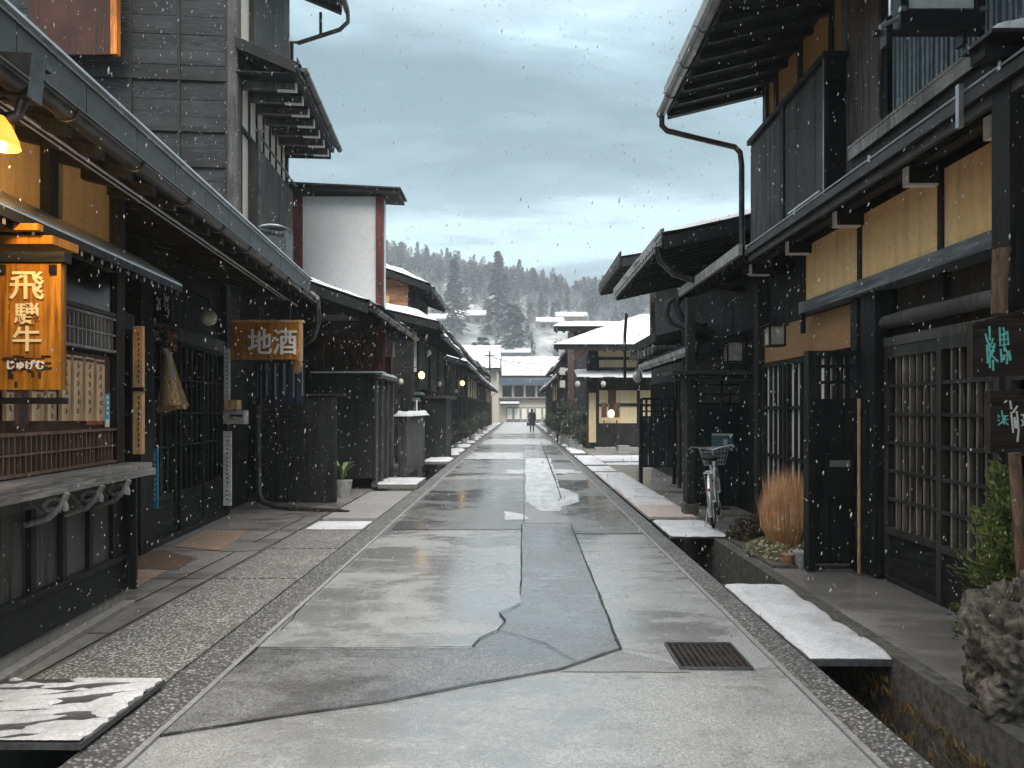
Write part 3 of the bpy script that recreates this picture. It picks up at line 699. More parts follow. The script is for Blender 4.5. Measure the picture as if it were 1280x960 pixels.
# recess: door wall with sliding lattice doors
g = MB(L); g.box(ud - .2, ud - .03, vc - .3, ve, .08, 3.5); g.box(ud - .1, uw - 1, vc - .3, vc - .2, .1, 3.4); g.build('recess_wall', 'black_wood', t)
g = MB(L); g.box(ud - .03, ud + .06, vc - .2, ve, 2.42, 2.58); g.build('lintel', 'grey_wood', t)
pv = L.v(192, ud + .12)
g = MB(L); g.box(ud - .02, ud + .12, pv - .30, pv, .09, 3.4); g.build('post', 'black_wood', t)
g = MB(L); g.box(ud - .02, ud + .08, ve - .02, ve + .12, .09, 3.4); g.build('post', 'black_wood', t)
def door(v0, v1, u=ud):
    o = lattice(t, L, u, v0, v1, .14, 2.42, 1, 3, (.45, .62, .8), 'black_wood', 'dark_glass', .022, .03, name='sliding_door')
    k = MB(L); k.box(u, u + .035, v0 + .04, v1 - .04, .18, .62); k.build('kick_panel', 'black_wood_h', o)
nd_ = (ve - pv) / 3
for i in range(3): door(pv + nd_ * i + .01, pv + nd_ * (i + 1) - .01, ud + (.02 if i % 2 else -.01))
door(vc + .1, pv - .32)
g = MB(L); g.box(ud, ud + .1, vc, ve, .081, .14); g.build('door_sill', 'dark_wood', t)
# ---- things hung on it
D0 = 3.6
t = thing('hanging_sign', 'amber wooden board with large cream brush lettering hanging at the left edge under the awning', 'sign', P(38, 485, D0))
def signboard(x0, x1, y0, y1, D, th=.045): a, b = P(x0, y1, D), P(x1, y0, D); m_ = MB(); m_.box(a.x, b.x, D, D + th, a.z, b.z); return m_
signboard(-7, 76, 329, 487, D0).build('board', 'sign_amber', t)
for ch_, py_, sz_ in (('飛', 359, .165), ('騨', 394, .118), ('牛', 426, .140)): lettering(ch_, sz_, P(34, py_, D0 - .002), bold=.0018, depth=.005, sx=1.15).build('lettering', 'cream_paint', t)
mb = MB(); rr = random.Random(4)
for i in range(26):
    a = P(rr.uniform(8, 62), rr.uniform(444, 462), D0); mb.box(a.x - .03 * rr.random(), a.x + .03, D0 - .001 - i * 1e-5, D0 + .001, a.z - .006, a.z + .008 * rr.random())
for i in range(8):
    a = P(rr.uniform(10, 50), rr.uniform(460, 482), D0); mb.box(a.x - .008, a.x + .008, D0 - .0006 - i * 1e-5, D0 + .001, a.z - .012, a.z + .02)
mb.build('ink_stain', 'sign_dark', t)
lettering('じゅげむ', .052, P(32, 457, D0 - .002), bold=.0012, depth=.008, sx=1.0).build('lettering', 'letter_white', t)
mb = MB()
for x in (3, 67): a = P(x, 334, D0); mb.box(a.x - .018, a.x + .018, D0 - .012, D0 + .055, a.z - .035, a.z + .012); mb.box(a.x - .005, a.x + .005, D0 + .01, D0 + .02, a.z, a.z + .07)
mb.build('iron_clasp', 'black_metal', t)
mb = MB(); a = P(-30, 328, D0); b = P(82, 315, D0); mb.box(a.x, b.x, D0 - .01, D0 + .05, a.z, b.z); mb.build('top_bar', 'black_wood_h', t)
mb = MB(); a = P(-30, 505, D0); b = P(82, 497, D0); mb.box(a.x, b.x, D0 - .02, D0 + .02, a.z, b.z); mb.build('lower_bar', 'black_metal', t)
mb = MB(); a = P(-40, 317, D0 + .1); b = P(60, 308, D0 + .1); mb.box(a.x, b.x + .09, D0 + .0, D0 + .22, b.z - .01, b.z + .035); mb.box(a.x, b.x + .05, D0 - .05, D0 - .01, b.z + .05, b.z + .085); mb.build('bracket_beam', 'sign_amber', t)
# lamp over it
lp = P(-3, 172, 3.15)
t = thing('shop_lamp', 'glowing orange glass lamp under the gutter at the left edge', 'lamp', lp)
mb = MB()
for r0, r1, z0, z1 in ((.028, .055, .10, .06), (.055, .085, .06, -.01), (.085, .09, -.01, -.04)):
    vs = [lp + Vector((math.cos(k * PI / 8) * r0, math.sin(k * PI / 8) * r0, z0)) for k in range(16)] + [lp + Vector((math.cos(k * PI / 8) * r1, math.sin(k * PI / 8) * r1, z1)) for k in range(16)]
    mb.add(vs, [(k, (k + 1) % 16, 16 + (k + 1) % 16, 16 + k) for k in range(16)], True)
mb.build('glass_shade', 'lamp_warm', t)
mb = MB(); mb.ball(lp + Vector((0, 0, -.03)), .035); mb.build('bulb', 'lamp_bulb', t)
mb = MB(); mb.tube([lp + Vector((0, 0, .10)), lp + Vector((0, 0, .2)), lp + Vector((-.06, .1, .25)), lp + Vector((-.3, .3, .26))], .01); mb.ball(lp + Vector((0, 0, .11)), .03); mb.build('lamp_arm', 'black_metal', t)
pl = bpy.data.lights.new('lamp_glow', 'POINT'); po = bpy.data.objects.new('lamp_glow', pl); C.objects.link(po); po.location = lp + Vector((.02, 0, -.1)); pl.energy = 16; pl.color = (1, .62, .22); pl.shadow_soft_size = .06
# menu plaques hung in the window
def plaque(px0, px1, py0, py1, label, grp='menu plaques hung in the shop window', tagc=None):
    u = uw + .012; v0 = L.v(px0, u); v1 = L.v(px1, u); D = L.D(u, (v0 + v1) / 2)
    z1 = zof(py0, D); z0 = zof(py1, D); c = L.w(u, (v0 + v1) / 2, z0)
    t = thing('menu_plaque', label, 'plaque', c, grp)
    m_ = MB(L); m_.box(u, u + .022, v0, v1, z0, z1); m_.build('board', tagc or 'pale_wood', t)
    m_ = MB(L); rr = random.Random(px0); z = z1 - .05; vm = (v0 + v1) / 2; h = (v1 - v0) * .28
    while z > z0 + .04:
        for q in range(3):
            aa = rr.uniform(-h, h * .3); m_.box(u + .0222, u + .024, vm + aa, vm + aa + rr.uniform(h * .5, h), z - .004 - q * .012, z - q * .012)
        m_.box(u + .0222, u + .0242, vm - .004, vm + .004, z - .03, z + .002); z -= .062
    m_.build('brush_writing', 'ink', t)
    m_ = MB(L); m_.box(u + .022, u + .027, v0 + .002, v1 - .002, z1 - .03, z1 - .012); m_.build('hook', 'black_metal', t)
for i, (a, b, c, d, lab) in enumerate([(117, 127, 450, 526, 'rightmost of the tall pale menu plaques in the window, with an orange sheet behind it'), (103, 113, 447, 526, 'second tall menu plaque from the right in the shop window'), (88, 99, 445, 526, 'third tall menu plaque from the right in the shop window'),
        (73, 84, 443, 526, 'tall menu plaque half hidden by the right edge of the amber sign'), (55, 66, 483, 526, 'pale plaque showing below the right part of the amber sign'), (35, 50, 483, 526, 'wider yellowish plaque showing below the middle of the amber sign'), (3, 13, 483, 526, 'plaque at the left edge of the picture below the amber sign')]):
    plaque(a, b, c, d, lab)
plaque(14, 31, 483, 530, 'reddish brown menu board between pale plaques below the amber sign', tagc='brown_wood')
u = uw - .008; v0, v1 = L.v(107, u), L.v(129, u); g = MB(L); g.box(u, u + .006, v0, v1, 1.49, 1.56); tag(g.build('orange_sheet', 'orange_board'), 'orange sheet behind the rightmost menu plaques', 'sheet')
u = uw + .01; v0, v1 = L.v(130, u), L.v(136.5, u); t = thing('blue_sticker', 'small bright blue notice with white lettering at the window edge', 'notice', L.w(u, v0, 1.5)); g = MB(L); g.box(u, u + .006, v0, v1, 1.53, 1.72); g.build('sheet', 'blue_paint', t); g = MB(L); g.box(u + .0005, u + .0066, v0 + .01, v1 - .01, 1.47, 1.529)
for i in range(4): g.box(u + .006, u + .008, v0 + .025, v1 - .025, 1.56 + i * .04, 1.585 + i * .04)
g.build('white_marks', 'white_paint', t)
# tall vertical shop board on the corner
u = uw + .10; c = P(151, 570, 5.25)
t = thing('vertical_sign', 'tall narrow pale wooden board with small black writing at the near left shop corner', 'sign', c)
x0 = xof(146, 5.2); x1 = xof(158, 5.2); g = MB(); g.box(x0, x1, 5.42, 5.46, zof(570, 5.2), zof(403, 5.2)); g.build('board', 'fresh_wood', t)
g = MB(); g.box(x0 - .015, x1 + .012, 5.41, 5.47, zof(488, 5.2), zof(483, 5.2)); g.build('band', 'black_metal', t)
g = MB(); rr = random.Random(9); xm = (x0 + x1) / 2 + .01; z = zof(412, 5.2)
while z > zof(560, 5.2):
    if not (zof(492, 5.2) < z < zof(478, 5.2)):
        for q in range(3): a = rr.uniform(-.016, .002); g.box(xm + a, xm + a + rr.uniform(.01, .02), 5.416, 5.4199, z - q * .009 - .003, z - q * .009)
        g.box(xm - .002, xm + .002, 5.4155, 5.4198, z - .022, z + .003)
    z -= .042
g.build('brush_writing', 'ink', t)
# sign board and straw broom on the post
t = thing('name_board', 'small weathered board with white brush marks on the post above the straw bundle', 'sign', P(200, 410, 7.5))
g = signboard(190, 215, 366, 404, 7.45, .04); g.build('board', 'dark_wood', t)
g = MB(); rr = random.Random(2)
o_ = P(202, 385, 7.45)
for cx_ in (-.045, .04):
    for i in range(9):
        a = rr.uniform(-.035, .035); b = rr.uniform(-.12, .12); g.stroke([(cx_ + a, b), (cx_ + a + rr.uniform(-.02, .02), b + rr.uniform(-.07, .07))], .011, lambda p, q, h: o_ + Vector((p, -h - .001, q)))
g.build('brush_writing', 'letter_white', t)
bc = P(212, 440, 7.35)
t = thing('straw_bundle', 'straw broom-like ornament with a white paper twist hanging on the door post', 'ornament', bc)
g = MB(); H = .62; rr = random.Random(6)
for i in range(330):
    a = rr.uniform(0, 2 * PI); q = rr.random() ** .5; tp = bc + Vector((math.cos(a) * .035 * q - .02, math.sin(a) * .03 * q, -.02)); bt = bc + Vector((math.cos(a) * .17 * q + .03, math.sin(a) * .09 * q, -H + rr.uniform(-.01, .03) + .02 * math.cos(a)))
    md = tp.lerp(bt, .5) + Vector((-.012 * math.cos(a), 0, 0)); n_ = Vector((.004, .002, 0)); g.add([tp - n_, tp + n_, md + n_ * 1.3, md - n_ * 1.3, bt + n_ * 1.4, bt - n_ * 1.4], [(0, 1, 2, 3), (3, 2, 4, 5)])
g.tube([bc + Vector((-.02, 0, .0)), bc + Vector((-.005, 0, -.25)), bc + Vector((.03, 0, -.58))], [.035, .07, .13], 12)
g.build('straw', 'straw', t)
g = MB(); g.tube([bc + Vector((-.02, 0, .25)), bc + Vector((-.02, 0, -.02))], .02); g.ball(bc + Vector((-.015, -.02, .0)), .055, .05, .04, jit=.3); g.build('straw_knot', 'rope', t)
g = MB(); g.stroke([(0, .02), (.045, -.06), (.05, -.15), (.085, -.24), (.10, -.30)], .035, lambda p, q, h: bc + Vector((p, -.085 - h - .05 * abs(q), q)), .006); g.build('paper_streamer', 'white_paint', t)
g = MB()
for i in range(90): p = bc + Vector((rr.uniform(-.15, .06), rr.uniform(-.05, .05), rr.uniform(.0, .26))); a = rr.uniform(0, 6); d = Vector((math.cos(a), .3, math.sin(a))) * .045; n_ = Vector((0, .01, .012)); g.add([p - d, p + n_, p + d, p - n_], [(0, 1, 2, 3)])
g.build('dry_leaves', 'dark_leaf', t)
g = MB()
for i in range(26): p = bc + Vector((rr.uniform(.04, .10), -.05, rr.uniform(.03, .24))); a = rr.uniform(0, 6); d = Vector((math.cos(a), .3, math.sin(a))) * .035; n_ = Vector((0, .01, .016)); g.add([p - d, p + n_, p + d, p - n_], [(0, 1, 2, 3)])
g.build('orange_ribbon', 'orange_board', t)
gl = P(261, 397, 8.4); t = thing('globe_lamp', 'unlit round cream glass lamp beneath the eaves on the near left', 'lamp', gl); g = MB(); g.ball(gl, .10, seg=20, rings=14); g.build('globe', 'globe', t); g = MB(); g.tube([gl + Vector((0, 0, .09)), gl + Vector((0, 0, .22)), gl + Vector((-.2, 0, .3))], .015); g.build('mount', 'black_metal', t)
# paper strips on the posts
def strip(name, label, px, w, y0, y1, D, m, cat='notice', top=None):
    a = P(px, y1, D); t = thing(name, label, cat, a); g = MB(); g.box(xof(px, D), xof(px + w, D), D, D + .02, a.z, zof(y0, D)); g.build('sheet', m, t)
    g = MB(); z = zof(y0, D) - .06; rr = random.Random(px); x = xof(px + w / 2, D)
    while z > a.z + .06: g.box(x - .012 * rr.uniform(.5, 1), x + .012 * rr.uniform(.4, 1), D - .003, D - .0002, z - .02, z); z -= .055
    g.build('small_marks', top or 'ink', t); return t
strip('paper_notice', 'blue and white vertical strip notice on the dark post beside the doors', 190, 7, 560, 636, 7.5, 'blue_paint', top='white_paint')
strip('paper_notice', 'grey printed sheet pinned left of the strip notice', 176, 13, 499, 539, 7.4, 'paper')
strip('vertical_banner', 'white hanging cloth strip by the far end of the sliding doors', 279, 10, 539, 632, 9.0, 'cloth_white', 'banner')
strip('paper_notice', 'narrow white paper strip above the small delivery boxes', 280, 7, 436, 513, 9.0, 'paper')
a = P(280, 530, 8.9); t = thing('letter_box', 'small grey and tan letter box on the wall above the white cloth strip', 'letter box', a); g = MB(); g.box(xof(279, 8.9), xof(305, 8.9), 8.9, 9.05, zof(530, 8.9), zof(513, 8.9)); g.build('box', 'grey_pot', t); g = MB(); g.box(xof(280, 8.85), xof(296, 8.85), 8.86, 9.0, zof(512, 8.9), zof(500, 8.9)); g.build('top_box', 'straw', t); g = MB(); g.box(xof(288, 8.9), xof(303, 8.9), 8.89, 8.899, zof(521, 8.9), zof(518, 8.9)); g.build('slot', 'ink', t)
# 地酒 sign hung across at the end of the shop
D1 = 9.0; t = thing('hanging_sign', 'wide brown wooden board with two pale characters hanging under the end of the eaves', 'sign', P(335, 449, D1))
signboard(288, 374, 403, 449, D1, .06).build('board', 'sign_amber', t)
lettering('地酒', .36, P(341, 430, D1 - .002), bold=.004, depth=.02, sx=.92).build('lettering', 'letter_white', t)
g = MB(); a = P(374, 449, D1); g.box(a.x, a.x + .03, D1 - .01, D1 + .07, a.z - .02, zof(400, D1)); g.box(xof(288, D1), a.x + .05, D1 - .012, D1 + .08, zof(403, D1), zof(400, D1)); g.build('frame_edge', 'fresh_wood', t)
g = MB()
for x in (300, 362): p = P(x, 403, D1); g.tube([p + Vector((0, .03, 0)), p + Vector((0, .03, .5))], .012)
g.build('hanging_rod', 'black_metal', t)
t = thing('noren_curtain', 'dark blue shop curtain with pale vertical stripes below the wide brown sign', 'curtain', P(345, 505, 9.5))
rr = random.Random(3); stripes = MB(); cl_ = MB()
for i in range(6):
    x0 = xof(316 + i * 11, 9.5); x1 = xof(326.5 + i * 11, 9.5); zt = zof(452, 9.5); zb = zof(506 - (i % 2) * 3, 9.5)
    cl_.grid(lambda a, b: Vector((x0 + (x1 - x0) * a, 9.5 + .02 * math.sin(a * 5 + i), zt + (zb - zt) * b)), 6, 4)
    xa = x0 + (x1 - x0) * .55; stripes.grid(lambda a, b: Vector((xa + .03 * a, 9.493 + .02 * math.sin((xa - x0) / (x1 - x0) * 5 + i), zt - .02 + (zb - zt) * .8 * b)), 1, 4)
cl_.build('cloth', 'cloth_blue', t); stripes.build('stripe', 'noren_stripe', t)
g = MB(); g.tube([P(310, 451, 9.5), P(384, 451, 9.5)], .015); g.build('rod', 'black_metal', t)
c_ = P(372, 455, 9.2); t = thing('paper_bundle', 'small tan wrapped bundle hanging at the right end of the wide brown sign', 'ornament', c_); g = MB(); g.ball(c_, .07, .07, .13, jit=.3); g.build('bundle', 'straw', t); g = MB(); g.tube([c_ + Vector((0, 0, .12)), c_ + Vector((0, 0, .35))], .006); g.build('cord', 'rope', t)
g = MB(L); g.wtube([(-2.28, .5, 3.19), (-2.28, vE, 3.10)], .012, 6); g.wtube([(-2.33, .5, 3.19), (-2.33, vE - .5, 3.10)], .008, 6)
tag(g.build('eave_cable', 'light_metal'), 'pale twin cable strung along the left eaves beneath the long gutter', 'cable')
# ============================================================ LEFT: tall dark timber house
u2 = -3.10; va_ = 10.05; vb_ = L.v(358, u2)
t = thing('tall_townhouse', 'tall black timber house above the left eaves with horizontal boarding and a two-tiered roof', 'building', L.w(u2, va_, .08))
g = MB(L); g.box(-11, u2 - .02, va_ + .03, vb_ - .02, 3.6, 9.6); g.box(-9, -3.4, va_ - .1, vb_ - .02, .08, 4.3); g.build('wall', 'black_wood', t)
g = MB(L); xplanks(g, L, va_ + .03, -11, u2 - .13, 3.4, 9.6, -1, .235, .012, True, 5); g.build('boarding', 'grey_blackboard' if 'grey_blackboard' in M else wood('grey_blackboard', (.020, .021, .022), .6, grain=(1.5, 14, 14), lo=.35, hi=2.4), t)
g = MB(L); u = u2 - .13
for i in range(9): g.box(u - .66 * i - .045, u - .66 * i, va_ - .005, va_ + .012, 3.4, 9.6)
for z in (5.05, 5.55, 6.28, 7.9): g.box(-11, u2 - .12, va_ - .015, va_ + .013, z, z + .07)
g.build('batten', 'dark_wood', t)
g = MB(L); g.box(u2 - .13, u2 + .01, va_ - .03, va_ + .13, 3.4, 9.6); g.build('corner_post', 'grey_wood', t)
# street facade seen at a slant
g = MB(L); g.box(u2 - .02, u2 - .005, va_ + .13, vb_, 4.2, 9.6); g.build('plaster', 'plaster_warm_white', t)
g = MB(L)
for i in range(8): v = va_ + .13 + (vb_ - va_ - .13) * i / 7.0; g.box(u2 - .006, u2 + .02, v, v + .035, 4.2, 6.6)
g.box(u2 - .006, u2 + .03, va_ + .13, vb_, 5.65, 5.72); g.box(u2 - .006, u2 + .04, vb_ - .08, vb_ + .01, 4.0, 9.6); g.build('timber_frame', 'black_wood', t)
g = MB(L); g.box(u2, u2 + .10, va_ + .5, vb_ - .02, 4.1, 5.62); planks(g, L, u2 + .10, va_ + .5, vb_ - .02, 4.12, 5.6, 1, .16, .015, 8); g.build('shutter_box', 'dark_wood', t)
g = MB(L); g.box(u2, u2 + .05, va_ + .55, vb_ - .02, 7.1, 9.4); planks(g, L, u2 + .05, va_ + .55, vb_ - .02, 7.1, 9.4, 1, .3, .012, 8); g.build('shutter', 'dark_wood', t)
g = MB(L); g.wtube([(u2 + .2, va_ + .36, 4.1), (u2 + .2, va_ + .36, 5.75)], .03, 8); g.wtube([(u2 + .17, va_ + .3, 5.72), (u2 + .17, vb_, 5.72)], .02, 6); g.build('railing', 'gutter_metal', t)
ue = -2.25
r = roof(t, L, -1, ue, 6.45, u2 - .0, 6.78, va_ - .12, vb_ + .05, .06, 0, tiles=True, rafters=.42, name='pent_roof')
g = MB(L); n = 7
for i in range(n):
    v = va_ + .15 + (vb_ - va_ - .3) * i / (n - 1); g = MB(L); g.box(u2, ue - .08, v, v + .07, 6.27, 6.37); ba = g.build('bracket_arm', 'grey_wood', t)
    g = MB(L); g.box(ue - .08, ue - .064, v - .004, v + .074, 6.255, 6.378); g.box(ue - .34, ue - .081, v + .0, v + .07, 6.255, 6.269); g.build('painted_end', 'white_paint', ba)
g = MB(L); g.box(u2, ue - .05, va_ - .1, vb_ + .04, 6.385, 6.40); g.box(u2, ue - .05, vb_ + .0, vb_ + .04, 6.25, 6.384); g.build('soffit', 'black_wood', t)
g = MB(L); g.box(ue - .04, ue + .0, va_ - .1, vb_ + .03, 6.37, 6.43); g.build('eave_beam', 'dark_wood', t)
roof(t, L, -1, -2.12, 9.05, -4.0, 9.75, va_ - .6, vb_ + .1, .08, 0, rafters=.3, name='roof')
g = MB(L); g.wtube([(-2.0, vb_ + .1, 9.0), (-2.0, vb_ + .1, 8.85), (-2.15, vb_ + .1, 8.7), (-2.9, vb_ + .1, 8.42), (u2 + .08, vb_ + .05, 8.4), (u2 + .08, vb_ + .05, 6.9)], .04, 8); g.wtube([(-2.5, vb_ + .1, 8.55), (-2.5, vb_ + .1, 9.0)], .03, 6); g.build('downpipe', 'black_metal', t)
# brown board box on its end wall
a = P(36, 68, 9.3); t = thing('wall_board', 'reddish brown wooden box with a bright orange edge high on the left wall', 'board', a)
g = MB(); g.box(xof(36, 9.3), xof(139, 9.3), 9.3, 9.36, a.z, a.z + 1.6); g.build('box', 'red_brown' if 'red_brown' in M else wood('red_brown', (.05, .018, .012), .6), t)
g = MB(); g.box(xof(139, 9.3), xof(147, 9.3), 9.28, 9.37, a.z, a.z + 1.6); g.build('edge', 'orange_edge' if 'orange_edge' in M else wood('orange_edge', (.55, .17, .03), .5), t)
# snowy tile heap on the eave roof in front of the tall house
a = P(340, 296, 9.6); t = thing('roof_ornament', 'curled snow-capped roof end tile in front of the tall dark house', 'roof tile', a)
g = MB()
for i in range(6): g.tube([a + Vector((-.14 + .055 * i, -.05, .10 - i * .012)), a + Vector((-.14 + .055 * i, .3, .12 - i * .012))], .03, 8)
g.box(a.x - .2, a.x + .2, a.y - .02, a.y + .3, a.z - .6, a.z + .08); g.build('tiles', 'tile', t)
g = MB(); g.ball(a + Vector((0, .1, .14)), .20, .2, .035, jit=.3); g.build('snow_cap', 'snow', t)

# ============================================================ LEFT: white wall house behind
D3 = 14.0
t = thing('white_walled_house', 'house with a blank white plaster end wall between reddish posts under a thin roof', 'building', P(420, 600, D3))
xa, xb = xof(300, D3), xof(479, D3)
g = MB(); g.box(xa, xb - .02, D3 + .03, D3 + .4, 3.2, 5.98); g.build('wall', 'plaster_white', t)
g = MB(); g.box(xa, xb - .3, D3 + .06, D3 + .4, .08, 3.2); g.build('lower_wall', 'brown_wood', t)
for x0_, x1_ in ((367, 378), (470, 479)):
    g = MB(); g.box(xof(x0_, D3), xof(x1_, D3), D3 - .03, D3 + .1, 2.4 if x0_ > 400 else 3.3, 5.97); g.build('post', 'red_wood', t)
g = MB(); g.box(xa, xof(479, D3), D3 - .01, D3 + .04, 3.55, 3.70); g.box(xa, xof(479, D3), D3 - .02, D3 + .04, 3.20, 3.42); g.build('beam', 'grey_wood', t)
g = MB(); z0 = zof(246, D3); g.prism([(xa, z0 + .16), (xof(500, D3), z0), (xof(500, D3), z0 + .09), (xa, z0 + .25)], D3 - .2, D3 + .6)
rf_ = g.build('roof', 'black_wood', t)
g = MB(); g.prism([(xa, z0 + .255), (xof(503, D3), z0 + .095), (xof(503, D3), z0 + .125), (xa, z0 + .285)], D3 - .24, D3 + .64); g.build('snow_edge', 'fascia_metal', rf_)
g = MB(); x0_ = xof(360, D3)
for i in range(12): g.box(xa + .25 * i, xa + .25 * i + .22, D3 - .0, D3 + .02, 1.3, 3.2)
g.build('boarding', 'brown_wood', t)
# its lower pent roof, eave converging down the street
t2 = thing('pent_roofed_shopfront', 'low dark shopfront with a sloping roof, just left of the tall red post', 'building', P(430, 600, 12.5))
uE = -2.42
roof(t2, SF, -1, uE, 3.22, -4.3, 3.86, 11.0, 15.6, .06, .11, rafters=.3, name='pent_roof')
g = MB(SF); g.box(-7, -4.2, 11.2, 17.5, .08, 3.8); g.build('wall', 'black_wood', t2)
g = MB(SF); g.box(-4.2, -3.0, 15.4, 15.5, .08, 3.3); xplanks(g, SF, 15.4, -4.2, -3.0, 1.7, 3.2, -1, .17, .015, False, 4); g.build('cross_wall', 'brown_wood', t2)
lattice(t2, SF, -4.2, 11.4, 13.4, .3, 2.5, 1, 16, (.4, .7)); lattice(t2, SF, -4.2, 13.5, 15.3, .3, 2.5, 1, 14, (.4, .7))
g = MB(SF); g.wtube([(uE - .02, 15.5, 3.15), (uE - .25, 15.5, 2.9), (uE - .6, 15.4, 2.75), (uE - .62, 15.4, .2)], .04, 8); g.build('downpipe', 'gutter_metal', t2)
# big downpipe at the meeting of the two roofs
g = MB(); q = [P(388, 366, 9.9), P(396, 372, 9.9), P(398, 400, 9.9), P(392, 420, 10), P(380, 430, 10.2)]; g.tube(q, .045, 8); tag(g.build('downpipe', 'gutter_metal'), 'curved metal drain pipe where the long left gutter ends', 'pipe')
# board fence facing us, with a drain pipe along its foot
DF = 11.1; a = P(372, 628, DF); t = thing('board_fence', 'black vertical board fence panel standing across the left pavement', 'fence', a)
xl, xr = xof(322, DF), xof(420, DF)
g = MB(); xplanks(g, W0, DF, xl, xr, .12, zof(495, DF), -1, .17, .015, False, 12); g.build('boards', 'black_wood', t)
g = MB(); g.box(xl, xr, DF, DF + .06, .10, zof(494, DF)); g.build('back_frame', 'black_wood', t)
g = MB(); g.box(xof(340, DF), xof(431, DF), DF - .05, DF + .1, zof(494.5, DF), zof(492, DF)); g.build('cap_rail', 'gutter_metal', t)
g = MB(); g.box(xof(379, DF), xof(407, DF), DF - .032, DF - .024, zof(529, DF), zof(519, DF)); g.build('slot_frame', 'dark_wood', t)
g = MB()
for i in range(5): g.box(xof(330, DF), xof(372, DF), DF - .034, DF - .026, zof(501 + i * 6, DF), zof(499 + i * 6, DF))
g.build('slat', 'dark_wood', t)
t = thing('drain_pipe', 'thick grey drain pipe running down and along the foot of the board fence', 'pipe', P(380, 640, 10.6))
g = MB(); g.tube([P(323, 470, 10.6), P(323, 560, 10.6), P(324, 618, 10.6), P(328, 627, 10.5), P(345, 633, 10.4), P(385, 637, 10.3), P(428, 640, 10.25)], .045, 10); g.build('pipe', 'fascia_metal', t)
g = MB(); g.tube([P(360, 640, 10.3), P(400, 641, 10.2), P(436, 643, 10.15)], .065, 10); g.build('pipe_sleeve', 'gutter_metal', t)
for y in (480, 580): g = MB(); c = P(323, y, 10.6); g.ring(c, (0, 0, 1), .05, .008, 14, 5); g.build('bracket', 'black_metal', t)
# porch box behind: snow-edged lintel and side fence
t = thing('porch_screen', 'black timber porch with grey side posts, beside the board fence', 'porch', P(452, 612, 13.2))
g = MB(SF); DP = 12.9; g.box(-3.9, -2.72, DP, DP + .1, .3, 2.28); g.build('screen', 'black_wood', t)
g = MB(SF); g.box(-3.9, -2.56, DP - .12, DP + .3, 2.29, 2.32); g.build('snow_edge', 'snow', t)
for i, v in enumerate((DP + .1, DP + .65, DP + 1.2, DP + 1.8)): g = MB(SF); g.box(-2.80, -2.70, v, v + .09, .12, 2.25); g.build('post', 'grey_wood', t)
g = MB(SF); g.box(-2.79, -2.74, DP + .1, DP + 1.8, .25, 2.1); g.build('side_boards', 'black_wood', t)
g = MB(SF); g.box(-2.86, -2.6, DP - .0, DP + 2.0, 2.2, 2.27); rr_ = g.build('side_roof', 'grey_wood', t); g = MB(SF); snow_top(g, SF, -2.87, -2.6, DP + .4, DP + 1.9, 2.27, .06, 6, 14); g.build('snow_cover', 'snow', rr_)
# little green plant & stone by the fence
def foliage(mb, c, rx, ry, rz, n, s, hemi=True, flat=.0):
    c = Vector(c)
    for i in range(n):
        d = Vector((random.gauss(0, 1), random.gauss(0, 1), random.gauss(0, 1))).normalized(); r = random.random() ** .4
        if hemi and d.z < 0: d.z = -d.z * .3
        p = c + Vector((d.x * rx, d.y * ry, d.z * rz)) * r
        if noise.noise(p * (2.2 / max(rx, .2)) + Vector((c.x, 3, 1))) < -.22: continue
        a = Vector((random.gauss(0, 1), random.gauss(0, 1), random.gauss(0, .5 if flat else 1))).normalized(); b = a.cross(Vector((random.random(), random.random(), random.random()))).normalized(); ss = s * random.uniform(.6, 1.3)
        mb.add([p - a * ss, p + b * ss * .45, p + a * ss, p - b * ss * .45], [(0, 1, 2, 3)])
c = P(428, 575, 12.0); t = thing('potted_fern', 'light green broad-leaved plant peeking out beside the board fence', 'plant', Vector((c.x, c.y, .08)))
g = MB()
for i in range(16):
    a = random.uniform(0, 2 * PI); p0 = Vector((c.x, c.y, .35)); l = random.uniform(.3, .5); pts = [p0 + Vector((math.cos(a) * l * q * .6, math.sin(a) * l * q * .6, l * 1.5 * q * (1.15 - q * .65))) for q in (0, .35, .7, 1)]
    n_ = Vector((-math.sin(a), math.cos(a), 0)); w_s = (.01, .06, .07, .01)
    g.add([p + n_ * w_s[k] * s_ for k, p in enumerate(pts) for s_ in (-1, 1)], [(0, 1, 3, 2), (2, 3, 5, 4), (4, 5, 7, 6)])
g.build('leaves', 'fern', t); g = MB(); g.tube([Vector((c.x, c.y, .082)), Vector((c.x, c.y, .36))], .14, 12, r2=.18); g.build('pot', 'grey_pot', t)

# red post with pale cap
a = P(483, 600, 15.0); t = thing('red_post', 'square red-brown post with a pinkish cap standing beside the low left roofs', 'post', Vector((a.x, a.y, .08)))
g = MB(); g.box(xof(476, 15), xof(489, 15), 15, 15.22, .085, zof(446, 15)); g.build('shaft', 'red_wood', t)
rough_mat('pink_cap', (.36, .22, .21), .6); g = MB(); g.box(xof(475, 15), xof(491, 15), 14.98, 15.24, zof(446, 15), zof(427, 15)); g.build('cap', 'pink_cap', t)
g = MB(); g.tube([P(471, 470, 14.9), P(471, 515, 14.9), P(471, 596, 14.9)], .025, 8); tag(g.build('thin_pipe', 'white_paint'), 'thin pale vertical pipe in front of the red post', 'pipe')
t = thing('low_wall', 'low grey boarded wall with a snow-topped coping past the red post', 'wall', SF.w(-2.65, 16.5, .08))
g = MB(SF); g.box(-2.75, -2.55, 15.6, 18.6, .085, 1.45); g.build('boards', 'grey_wood', t); g = MB(SF); snow_top(g, SF, -2.85, -2.45, 15.5, 18.8, 1.45, .1, 8, 24); g.build('snow_cover', 'snow', t)
